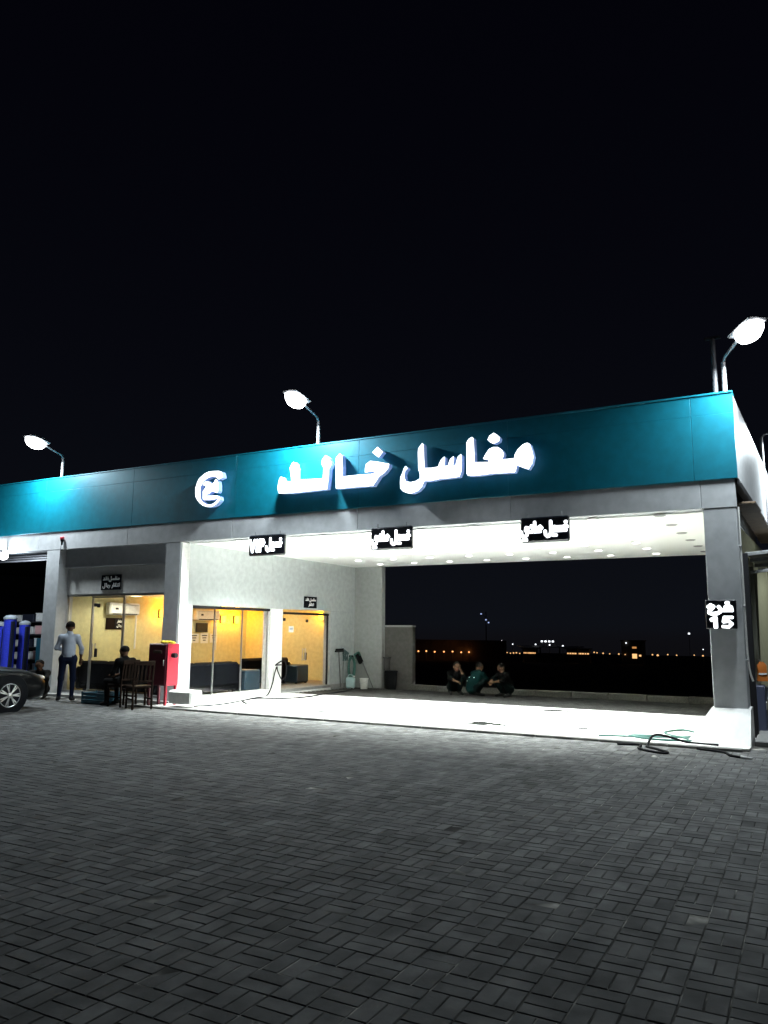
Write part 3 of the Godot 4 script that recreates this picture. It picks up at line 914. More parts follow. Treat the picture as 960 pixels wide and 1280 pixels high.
func build_bay_lights(energy: float) -> void:
	var rim := S().lathe(V(0, -0.012, 0), [[0.0, 0.0], [0.085, 0.0], [0.1, 0.006], [0.1, 0.012], [0.0, 0.012]], 20).done(30.0)
	var lens := S().lathe(V(0, -0.02, 0), [[0.0, 0.0], [0.075, 0.002], [0.08, 0.008]], 20).done(30.0)
	var off := mat(lin(0.3, 0.3, 0.3), 0.4)
	var cols := ["rightmost", "second", "third", "fourth", "fifth", "sixth", "seventh", "eighth", "ninth"]
	var rowsn := ["front", "second", "third", "fourth", "fifth", "rear"]
	for i in 9:
		for k in 6:
			var lit := i > 0
			var t := thing("downlight", "%s ceiling downlight, %s file from the right pillar, %s row" % ["lit" if lit else "unlit", cols[i] if i else "first", rowsn[k]], "downlight", V(-2.0 - 1.09 * i, 3.499, -13.1 - 1.27 * k), 0.0, "downlights in the bay ceiling")
			piece(t, "rim", rim, M.white if lit else off)
			piece(t, "lens", lens, M.downlight if lit else off)
			if lit:
				spot(t, V(0, -0.03, 0), Vector3.DOWN, energy * [2.3, 1.0, 0.85, 0.5, 0.02, 0.015][k], [50.0, 60.0, 56.0, 32.0, 40.0, 40.0][k], 0.85, 0.08, Color(0.97, 1.0, 0.98))


# ---------------------------------------------------------------- signs
func build_signs() -> void:
	var side := glow(Color(0.55, 0.66, 0.85), 0.12)
	var t := thing("fascia_lettering", "large white backlit raised lettering on the teal fascia", "sign", V(-6.6, 4.3, -12.7))
	for k in ["dal", "kha", "dot1", "seen", "meem", "dot2"]:
		var p: PackedVector2Array = Geometry2D.offset_polygon(poly(LETTERS[k], Vector2(-6.6, 4.3)), -0.01)[0]
		var l := piece(t, "letter", S().prism(p, 0.03, 0.158, false), side)
		piece(l, "letter_face", S().prism(p, 0.158, 0.17), M.glow)
	var g := thing("round_logo", "round white backlit emblem left of the lettering on the teal fascia", "sign", V(-11.2, 4.6, -12.7))
	for k in ["ring", "two"]:
		var p: PackedVector2Array = Geometry2D.offset_polygon(poly(LETTERS[k], Vector2(-11.2, 4.6)), -0.018)[0]
		var z := 0.17 if k == "ring" else 0.166
		var l := piece(g, "emblem_stroke", S().prism(p, 0.03, z - 0.012, false), side)
		piece(l, "emblem_face", S().prism(p, z - 0.012, z), M.glow)
	# hanging boards over the three lanes
	for b in [[-10.1, 0.9, "vip", "small black lightbox over the left lane, reading VIP"], [-7.18, 0.87, "plain", "small black lightbox hanging over the middle lane"], [-4.22, 0.84, "plain", "small black lightbox with rounded corners over the right lane"]]:
		var o := thing("lane_sign", b[3], "sign", V(b[0] + b[1] / 2, 3.1, -12.68), 0.0, "lightboxes hanging from the beam over the lanes")
		piece(o, "box", S().box(V(0, 0.215, 0), V(b[1], 0.43, 0.1), 0.025), M.black_gloss)
		for s in [-1, 1]:
			piece(o, "hanger", S().tube([V(b[1] * 0.35 * s, 0.43, 0), V(b[1] * 0.35 * s, 0.5, 0)], 0.01, 6), M.galv)
		var w := S()
		write(w, "wash", V2(0.0, 0.12), V2(0.155, 0.21), 0.052, 0.051, 0.054)
		if b[2] == "vip": write(w, "vip", V2(-0.4, 0.09), V2(0.265, 0.23), 0.062, 0.051, 0.054)
		else: write(w, "plain", V2(-0.41, 0.12), V2(0.19, 0.21), 0.052, 0.051, 0.054)
		piece(o, "lettering", w, M.glow)
	# branch number on the right pillar
	var f := thing("branch_sign", "square black lightbox on the right pillar with the number 15", "sign", V(-1.12, 1.66, -12.66))
	piece(f, "box", S().box(V(0, 0.215, 0), V(0.43, 0.43, 0.1), 0.012), M.black_gloss)
	var w := S()
	write(w, "branch", V2(-0.17, 0.18), V2(0.17, 0.155), 0.052, 0.051, 0.054)
	w.stroke([V2(-0.13, 0.135), V2(-0.08, 0.165), V2(-0.08, 0.03)], 0.06, 0.051, 0.054)
	w.stroke([V2(0.15, 0.17), V2(0.045, 0.17), V2(0.03, 0.105), V2(0.1, 0.115), V2(0.145, 0.075), V2(0.1, 0.03), V2(0.02, 0.035)], 0.045, 0.051, 0.054)
	piece(f, "lettering", w, M.glow)
	# boards above the doors
	var pale := mat(lin(0.5, 0.5, 0.48), 0.6)
	var a := thing("door_sign", "small black board with white lettering above the front glass door", "sign", V(-14.45, 2.5, -12.98), 0.0, "boards above the doors")
	piece(a, "board", S().box(V(0, 0.175, 0), V(0.66, 0.36, 0.02), 0.004), M.black_gloss)
	w = S()
	write(w, "stations", V2(-0.07, 0.21), V2(0.105, 0.1), 0.02, 0.01, 0.013); write(w, "owner", V2(-0.27, 0.21), V2(0.1, 0.1), 0.02, 0.01, 0.013)
	write(w, "waiting", V2(0.0, 0.05), V2(0.1, 0.1), 0.02, 0.01, 0.013); write(w, "men", V2(-0.27, 0.05), V2(0.105, 0.1), 0.02, 0.01, 0.013)
	piece(a, "lettering", w, pale)
	var c := thing("door_sign", "small black board on the white wall above the bay's glass door", "sign", V(-12.05, 2.2, -17.86), PI / 2, "boards above the doors")
	piece(c, "board", S().box(V(0, 0.15, 0), V(0.62, 0.31, 0.02), 0.004), M.black_gloss)
	w = S()
	write(w, "stations", V2(-0.07, 0.17), V2(0.1, 0.085), 0.02, 0.01, 0.013); write(w, "owner", V2(-0.26, 0.17), V2(0.09, 0.085), 0.02, 0.01, 0.013)
	write(w, "waiting", V2(-0.14, 0.035), V2(0.1, 0.085), 0.02, 0.01, 0.013)
	piece(c, "lettering", w, M.white)
	var sl := thing("siren", "small red and black siren hanging on the grey beam above the far left pillar", "siren", V(-15.88, 3.6, -12.66))
	piece(sl, "cap", S().lathe(V(0, 0.13, 0), [[0.03, 0.0], [0.05, 0.01], [0.05, 0.06], [0.03, 0.08]], 14), M.red, 40.0)
	piece(sl, "horn", S().lathe(V(0, 0, 0), [[0.02, 0.0], [0.025, 0.06], [0.045, 0.13]], 14), M.dark, 40.0)
	piece(sl, "wire", S().tube([V(-0.02, 0.0, 0), V(-0.03, -0.15, 0.0), V(-0.14, -0.5, -0.08)], 0.007, 6), M.dark)

func V2(x: float, y: float) -> Vector2: return Vector2(x, y)


# ---------------------------------------------------------------- waiting room behind the glass
func build_room() -> void:
	var warm := Color(1.0, 0.97, 0.84)
	for p in [[-15.2, -14.5, "front"], [-13.9, -14.6, "window side"], [-14.6, -16.9, "middle"], [-14.4, -19.0, "rear"]]:
		var t := thing("room_light", "round ceiling light in the yellow waiting room, %s one" % p[2], "ceiling light", V(p[0], 2.455, p[1]), 0.0, "ceiling lights in the waiting room")
		piece(t, "rim", S().lathe(V(0, -0.03, 0), [[0.15, 0.0], [0.17, 0.01], [0.17, 0.03]], 24), M.white, 30.0)
		piece(t, "diffuser", S().lathe(V(0, -0.04, 0), [[0.0, 0.0], [0.14, 0.006], [0.148, 0.02]], 24), M.room_lamp, 30.0)
		spot(t, V(0, -0.06, 0), Vector3.DOWN, 0.78, 86.0, 0.3, 0.12, warm)
	for p in [[-16.16, 2.02, -16.35, 0.0, "nearest the front glass"], [-16.16, 1.9, -19.0, 0.0, "left of the pair seen through the bay window"], [-16.16, 1.9, -19.65, 0.0, "right of the pair seen through the bay window"], [-13.2, 2.0, -20.26, 1.0, "on the rear wall behind the bay door"]]:
		var t := thing("wall_sconce", "amber wall lamp in the waiting room, %s" % p[4], "wall lamp", V(p[0], p[1], p[2]), PI / 2 if p[3] == 0.0 else 0.0, "amber wall lamps")
		piece(t, "back_plate", S().box(V(0, 0, -0.02), V(0.1, 0.24, 0.02), 0.006), M.frame)
		piece(t, "shade", S().lathe(V(0, -0.11, 0.09), [[0.06, 0.0], [0.075, 0.02], [0.075, 0.2], [0.06, 0.22]], 14), M.warm, 30.0)
		omni(t, V(0, 0, 0.09), 0.28, 0.05, Color(1.0, 0.66, 0.12))
	for p in [[-16.15, 1.95, -14.9, "nearer the front glass"], [-16.15, 1.86, -18.2, "seen through the bay window"]]:
		var t := thing("air_conditioner", "white wall air conditioner on the yellow wall, %s" % p[3], "air conditioner", V(p[0], p[1], p[2]), PI / 2, "air conditioners in the waiting room")
		piece(t, "casing", S().box(V(0, 0.16, 0.08), V(1.05, 0.32, 0.2), 0.035), M.white)
		piece(t, "louvre", S().box(V(0, 0.03, 0.13), V(0.86, 0.035, 0.1), 0.008), M.frame)
		piece(t, "grille", S().box(V(0, 0.26, 0.183), V(0.9, 0.012, 0.008)), M.pale_grey)
		piece(t, "display", S().box(V(-0.3, 0.16, 0.182), V(0.1, 0.05, 0.006)), M.frame)
		piece(t, "pipe", S().tube([V(0.48, 0.06, 0.03), V(0.52, -0.02, 0.03), V(0.52, -0.9, 0.03)], 0.025, 8), M.white)
	var board := thing("notice_board", "dark notice board with white lettering below the nearer air conditioner", "notice board", V(-16.17, 1.58, -14.75), PI / 2)
	piece(board, "frame", S().box(V(0, 0.14, 0), V(0.62, 0.3, 0.03), 0.006), M.wood)
	piece(board, "print", S().box(V(0.12, 0.14, 0.02), V(0.32, 0.24, 0.012)), M.black_gloss)
	var w := S()
	write(w, "waiting", V2(0.0, 0.16), V2(0.075, 0.07), 0.016, 0.027, 0.029)
	write(w, "men", V2(0.02, 0.05), V2(0.075, 0.07), 0.016, 0.027, 0.029)
	piece(board, "lettering", w, M.paper)
	var tv := thing("television", "black wall television below the rear air conditioner", "television", V(-16.17, 1.5, -18.1), PI / 2)
	piece(tv, "casing", S().box(V(0, 0.14, 0.02), V(0.5, 0.28, 0.05), 0.008), M.frame)
	piece(tv, "screen", S().box(V(0, 0.14, 0.047), V(0.46, 0.24, 0.006)), M.black_gloss)
	for i in 3:
		var t := thing("notice_paper", "white paper notice on the yellow wall below the television, %s" % ["left", "middle", "right"][i], "notice", V(-16.185, 1.17, -17.85 - 0.42 * i), PI / 2, "paper notices below the television")
		piece(t, "sheet", S().box(V(0, 0.15, 0), V(0.34, 0.27 + 0.03 * (i % 2), 0.006)), M.paper)
		for k in 3: piece(t, "print", S().box(V(-0.03 + 0.03 * i, 0.23 - 0.07 * k, 0.004), V(0.24 - 0.06 * k, 0.03, 0.002)), M.frame)
	var dn := thing("notice_paper", "square white notice stuck on the left leaf of the bay's glass door", "notice", V(-12.115, 1.54, -17.07), PI / 2)
	piece(dn, "sheet", S().box(V(0, 0.07, 0), V(0.22, 0.16, 0.004)), M.paper)
	piece(dn, "print", S().box(V(0, 0.08, 0.003), V(0.14, 0.04, 0.002)), M.pale_grey)
	# sofas: seats towards the room, backs to the glass
	sofa(V(-14.3, 0.06, -13.75), PI, 3.0, "black leather sofa behind the front glazing")
	sofa(V(-12.86, 0.06, -14.35), -PI / 2, 2.1, "black leather sofa behind the bay window")
	sofa(V(-13.75, 0.06, -17.8), -PI / 2, 1.9, "black leather sofa inside the bay's glass door")
	for p in [[-12.62, -15.76, "behind the right end of the bay window"], [-13.3, -18.95, "behind the right leaf of the bay door"]]:
		var t := thing("side_table", "dark blue square leather ottoman " + p[2], "ottoman", V(p[0], 0.06, p[1]), 0.0, "blue ottomans beside the sofas")
		piece(t, "body", S().box(V(0, 0.28, 0), V(0.62, 0.5, 0.6), 0.03), M.teal_leather)
		for e in [[-1, -1], [1, -1], [-1, 1], [1, 1]]: piece(t, "foot", S().box(V(0.24 * e[0], 0.015, 0.24 * e[1]), V(0.05, 0.03, 0.05)), M.frame)

func sofa(at: Vector3, turn: float, w: float, label: String) -> void:
	var t := thing("sofa", label, "sofa", at, turn, "sofas in the waiting room")
	piece(t, "base", S().box(V(0, 0.2, 0.02), V(w, 0.26, 0.72), 0.02), M.leather)
	piece(t, "backrest", S().box(V(0, 0.46, -0.3), V(w, 0.56, 0.2), 0.05), M.leather)
	for e in [-1, 1]:
		piece(t, "arm", S().box(V((w / 2 + 0.09) * e, 0.33, 0.02), V(0.18, 0.54, 0.76), 0.04), M.leather)
	var n := int(w / 0.65)
	for i in n:
		piece(t, "seat_cushion", S().box(V(-w / 2 + w / n * (i + 0.5), 0.4, 0.1), V(w / n - 0.012, 0.15, 0.6), 0.04), M.leather)
		piece(t, "back_cushion", S().box(V(-w / 2 + w / n * (i + 0.5), 0.6, -0.17), V(w / n - 0.012, 0.3, 0.14), 0.05), M.leather)
	for e in [[-1, -1], [1, -1], [-1, 1], [1, 1]]: piece(t, "foot", S().box(V(w * 0.46 * e[0], 0.03, 0.3 * e[1]), V(0.06, 0.08, 0.06)), M.frame)


# ---------------------------------------------------------------- dark workshop at the left edge
func build_workshop() -> void:
	var lamp := thing("bulkhead_lamp", "bright white lamp under the beam at the left edge of the photo", "lamp", V(-18.02, 3.36, -12.62))
	piece(lamp, "bracket", S().box(V(0, 0.17, -0.02), V(0.1, 0.08, 0.2), 0.01), M.galv)
	piece(lamp, "globe", S().ball(V(0, 0.05, 0), V(0.12, 0.1, 0.12), 8), M.lens, 60.0)
	omni(lamp, V(0, 0.05, 0), 2.0, 0.1, Color(0.9, 0.96, 1.0))
	var posts := [[V(-18.75, 0.015, -13.5), 1.9, 0.16, "tall round blue post with pale domed cap behind the car"], [V(-19.4, 0.015, -13.7), 1.72, 0.19, "shorter blue post at the very left edge of the photo"], [V(-18.95, 0.015, -14.1), 1.76, 0.14, "slimmer blue post nearest the far left pillar"]]
	for p in posts:
		var t := thing("blue_post", p[3], "post", p[0], 0.0, "blue posts in the workshop")
		var r: float = p[2]
		piece(t, "column", S().lathe(V(0, 0.02, 0), [[r * 1.02, 0.0], [r, 0.03], [r, p[1] - 0.14], [r * 0.98, p[1] - 0.12]], 20), M.blue, 30.0)
		piece(t, "cap", S().lathe(V(0, p[1] - 0.1, 0), [[r * 1.08, 0.0], [r * 1.08, 0.05], [r * 0.7, 0.1], [0.0, 0.12]], 20), M.pale_grey, 40.0)
		piece(t, "base_plate", S().box(V(0, 0.012, 0), V(r * 3.2, 0.024, r * 3.2), 0.004), M.frame)
		piece(t, "rail", S().box(V(r * 0.95, p[1] * 0.5, 0.03), V(0.06, p[1] - 0.3, 0.1), 0.01), M.navy)
	var rack := thing("storage_rack", "dark steel rack of shelves stacked with boxes behind the blue posts", "rack", V(-19.95, 0.015, -15.1))
	for e in [[-1, -1], [1, -1], [-1, 1], [1, 1]]: piece(rack, "upright", S().box(V(0.95 * e[0], 0.95, 0.22 * e[1]), V(0.05, 1.9, 0.05)), M.frame)
	for k in 5: piece(rack, "shelf", S().box(V(0, 0.3 + 0.36 * k, 0), V(1.94, 0.03, 0.5)), M.frame)
	var kinds := [[M.white, "white"], [mat(lin(0.6, 0.35, 0.35), 0.7), "pink"], [mat(lin(0.2, 0.45, 0.48), 0.7), "pale teal"], [M.navy, "navy"], [M.pale_grey, "grey"]]
	var n := 0
	for k in 5:
		for i in 3:
			var kind: Array = kinds[0 if (i + k) % 2 == 0 else (n * 3 + k) % 5]
			var o := thing("storage_box", "%s box on the workshop rack, %s shelf, %s" % [kind[1], ["lowest", "second", "middle", "fourth", "top"][k], ["left", "centre", "right"][i]], "box", V(-20.55 + 0.6 * i, 0.335 + 0.36 * k, -15.1), 0.0, "boxes on the workshop rack")
			var h := 0.16 + 0.03 * (n % 3)
			piece(o, "carton", S().box(V(0, h / 2, 0), V(0.5, h, 0.36), 0.008), kind[0])
			piece(o, "lid", S().box(V(0, h + 0.012, 0), V(0.52, 0.024, 0.38), 0.004), kind[0])
			n += 1
	var cb := thing("tool_cabinet", "dark blue steel cabinet right of the blue posts in the workshop", "cabinet", V(-18.15, 0.015, -14.4))
	piece(cb, "carcass", S().box(V(0, 0.65, 0), V(0.75, 1.3, 0.45), 0.01), M.deep_teal)
	for e in [-1, 1]:
		var d := piece(cb, "door", S().box(V(0.182 * e, 0.65, 0.232), V(0.35, 1.22, 0.016), 0.004), M.deep_teal)
		piece(d, "handle", S().box(V(0.02 * e - 0.16 * e, 0.7, 0.25), V(0.018, 0.14, 0.02)), M.steel)


# ---------------------------------------------------------------- in front of the building: car, chairs, cabinet
func build_street_side() -> void:
	build_car()
	var tb := thing("teal_crate", "flat teal plastic crate on the pavers left of the seated person", "crate", V(-13.4, 0.0, -11.95), 0.08)
	piece(tb, "floor", S().box(V(0, 0.03, 0), V(0.66, 0.03, 0.42)), M.deep_teal)
	for s in [-1, 1]:
		for k in 3: piece(tb, "side_slat", S().box(V(0, 0.06 + 0.075 * k, 0.21 * s), V(0.66, 0.06, 0.018), 0.004), M.deep_teal)
		for k in 3: piece(tb, "end_slat", S().box(V(0.33 * s, 0.06 + 0.075 * k, 0), V(0.018, 0.06, 0.4), 0.004), M.deep_teal)
		for k in [-1, 1]: piece(tb, "corner_post", S().box(V(0.325 * s, 0.135, 0.205 * k), V(0.035, 0.25, 0.035), 0.006), M.deep_teal)
	# fire cabinet by the second pillar
	var c := thing("hose_cabinet", "dark maroon steel cabinet with bright red side, standing before the second pillar", "cabinet", V(-11.95, 0, -12.26))
	piece(c, "carcass", S().box(V(0, 0.86, 0), V(0.52, 0.86, 0.34), 0.006), M.maroon)
	var door := piece(c, "door", S().box(V(-0.005, 0.86, 0.178), V(0.48, 0.82, 0.016), 0.004), M.maroon)
	piece(door, "vent_plate", S().box(V(0.0, 1.12, 0.19), V(0.24, 0.06, 0.008), 0.002), M.brown)
	piece(door, "handle", S().box(V(0.19, 0.9, 0.195), V(0.02, 0.12, 0.025), 0.004), M.steel)
	piece(c, "red_side", S().box(V(0.267, 0.86, 0.0), V(0.014, 0.86, 0.335), 0.003), M.red)
	piece(c, "valve", S().lathe(V(0.3, 1.05, 0.05), [[0.0, 0.0], [0.05, 0.0], [0.05, 0.1], [0.0, 0.1]], 12, Basis(V(0, 0, 1), -PI / 2)), M.frame, 30.0)
	for e in [[-1, 1], [1, 1], [-1, -1], [1, -1]]: piece(c, "leg", S().box(V(0.23 * e[0], 0.21, 0.14 * e[1]), V(0.05, 0.44, 0.04)), M.red if e[0] > 0 else M.maroon)
	var cl := thing("yellow_cloth", "crumpled yellow cloth lying on top of the maroon cabinet", "cloth", V(-11.8, 1.29, -12.2))
	var s := S()
	for i in 7: s.ball(V(-0.13 + 0.045 * i, 0.022 + 0.012 * (i % 2), rng.randf_range(-0.05, 0.05)), V(0.06, 0.032, 0.06), 5)
	piece(cl, "fold", s, M.yellow, 60.0)
	# chairs
	chair(V(-12.62, 0, -11.8), -PI / 2 - 0.1, "dark wooden chair with a person sitting on it, left of the maroon cabinet")
	chair(V(-11.95, 0, -11.62), -PI / 2 - 0.45, "empty dark wooden slat-back chair in front of the maroon cabinet")

func chair(at: Vector3, turn: float, label: String) -> void:
	var t := thing("wooden_chair", label, "chair", at, turn, "wooden chairs before the waiting room")
	piece(t, "seat", S().box(V(0, 0.44, 0), V(0.43, 0.04, 0.43), 0.01), M.wood)
	for e in [-1, 1]:
		piece(t, "leg", S().bar(V(0.19 * e, 0.0, 0.19), V(0.19 * e, 0.43, 0.18), 0.036, 0.036, 0.005), M.wood)
		piece(t, "leg", S().bar(V(0.19 * e, 0.0, -0.22), V(0.19 * e, 0.45, -0.2), 0.036, 0.036, 0.005), M.wood)
		piece(t, "back_post", S().bar(V(0.19 * e, 0.45, -0.2), V(0.19 * e, 0.93, -0.27), 0.036, 0.03, 0.005), M.wood)
		piece(t, "stretcher", S().bar(V(0.19 * e, 0.2, 0.18), V(0.19 * e, 0.2, -0.2), 0.022, 0.03, 0.003), M.wood)
	piece(t, "top_rail", S().box(V(0, 0.91, -0.265), V(0.42, 0.09, 0.028), 0.008), M.wood)
	piece(t, "lower_rail", S().box(V(0, 0.55, -0.218), V(0.36, 0.04, 0.022), 0.004), M.wood)
	piece(t, "front_rail", S().box(V(0, 0.395, 0.18), V(0.36, 0.05, 0.022), 0.003), M.wood)
	for i in 4: piece(t, "back_slat", S().bar(V(-0.12 + 0.08 * i, 0.56, -0.219), V(-0.12 + 0.08 * i, 0.88, -0.262), 0.04, 0.012), M.wood)

func build_car() -> void:
	var t := thing("parked_car", "black saloon car at the left edge, its front wheel and bonnet in view", "car", V(-14.44, 0, -8.57), deg_to_rad(86.0))
	# stations from tail to nose: x, half width, sill height, shoulder, crown
	var st := [[-2.25, 0.55, 0.42, 0.62, 0.66], [-2.2, 0.72, 0.3, 0.72, 0.78], [-2.0, 0.83, 0.24, 0.84, 0.93], [-1.5, 0.88, 0.2, 0.87, 0.97], [-0.6, 0.89, 0.19, 0.86, 0.94], [0.4, 0.89, 0.19, 0.83, 0.92], [0.95, 0.885, 0.19, 0.81, 0.9], [1.3, 0.88, 0.2, 0.78, 0.86], [1.7, 0.865, 0.2, 0.73, 0.8], [1.98, 0.82, 0.2, 0.66, 0.72], [2.14, 0.74, 0.22, 0.57, 0.62], [2.22, 0.62, 0.26, 0.5, 0.54], [2.25, 0.5, 0.3, 0.46, 0.48]]
	var rows := []
	for s in st:
		var w: float = s[1]
		var row := []
		for q in [[0.0, s[2]], [0.82, s[2]], [0.96, s[2] + 0.08], [1.0, lerpf(s[2], s[3], 0.5)], [0.985, s[3] - 0.06], [0.93, s[3]], [0.7, lerpf(s[3], s[4], 0.7)], [0.35, s[4]], [0.0, s[4] + 0.01]]:
			row.append(V(s[0], q[1], w * q[0]))
		for i in [7, 6, 5, 4, 3, 2, 1]:
			var p: Vector3 = row[i]
			row.append(V(p.x, p.y, -p.z))
		row.reverse()
		rows.append(row)
	piece(t, "body", S().rings(rows), M.car, 50.0)
	# cabin
	var cab := []
	for s in [[-1.75, 0.6, 0.9], [-1.2, 0.58, 1.3], [-0.75, 0.56, 1.43], [-0.1, 0.56, 1.46], [0.4, 0.57, 1.38], [1.12, 0.66, 0.88]]:
		var row := []
		for q in [[0.78, 0.86], [0.76, lerpf(0.86, s[2], 0.5)], [s[1], s[2] - 0.03], [s[1] * 0.6, s[2]], [0.0, s[2] + 0.015]]: row.append(V(s[0], maxf(0.82, q[1]), q[0]))
		for i in [3, 2, 1, 0]: row.append(V(row[i].x, row[i].y, -row[i].z))
		row.reverse()
		cab.append(row)
	piece(t, "cabin", S().rings(cab), M.black_gloss, 35.0)
	piece(t, "roof", S().box(V(-0.2, 1.468, 0), V(1.0, 0.03, 1.0), 0.014), M.car)
	for e in [-1, 1]:
		for x in [1.3, -1.35]:
			var wh := piece(t, "wheel", S().lathe(V(0, 0, 0), [[0.16, -0.1], [0.27, -0.1], [0.31, -0.07], [0.315, 0.0], [0.31, 0.07], [0.27, 0.1], [0.2, 0.1], [0.2, 0.06], [0.0, 0.06]], 28, Basis(V(1, 0, 0), PI / 2 * e)), M.rubber, 35.0, V(x, 0.315, 0.79 * e))
			var rim := S()
			rim.lathe(V(0, 0, 0), [[0.185, 0.085], [0.215, 0.105], [0.222, 0.1], [0.222, 0.05]], 28, Basis(V(1, 0, 0), PI / 2 * e))
			for i in 7:
				var a := TAU * i / 7
				for d in [-0.07, 0.07]:
					rim.bar(V(cos(a) * 0.05, sin(a) * 0.05, 0.1 * e), V(cos(a + d * 1.6) * 0.2, sin(a + d * 1.6) * 0.2, 0.092 * e), 0.022, 0.024)
			rim.ball(V(0, 0, 0.1 * e), V(0.055, 0.055, 0.02), 6)
			piece(wh, "rim", rim, mat(lin(0.6, 0.6, 0.6), 0.3, 0.75))
			piece(t, "wheel_arch", S().lathe(V(0, 0, 0), [[0.325, 0.0], [0.375, 0.0], [0.385, 0.012], [0.375, 0.024], [0.325, 0.02]], 28, Basis(V(1, 0, 0), PI / 2 * e)), M.dark, 35.0, V(x, 0.33, 0.868 * e))
		var hl := piece(t, "headlight", S().ball(V(2.02, 0.6, 0.6 * e), V(0.17, 0.07, 0.13), 8), mat(lin(0.55, 0.57, 0.58), 0.12, 0.5), 60.0)
		piece(hl, "bulb", S().ball(V(2.12, 0.6, 0.62 * e), V(0.07, 0.045, 0.06), 6), M.steel, 60.0)
		piece(t, "mirror", S().box(V(0.72, 0.95, 0.98 * e), V(0.11, 0.13, 0.2), 0.04), M.car)
		for x in [-0.25, 0.55]: piece(t, "door_handle", S().box(V(x - 0.25, 0.74, 0.9 * e), V(0.16, 0.03, 0.025), 0.008), M.steel)
		piece(t, "tail_light", S().box(V(-2.12, 0.76, 0.62 * e), V(0.14, 0.12, 0.26), 0.03), M.red)
	piece(t, "grille", S().box(V(2.215, 0.48, 0), V(0.05, 0.13, 0.62), 0.02), M.dark)
	piece(t, "bumper", S().box(V(2.19, 0.31, 0), V(0.12, 0.1, 1.1), 0.04), M.car)


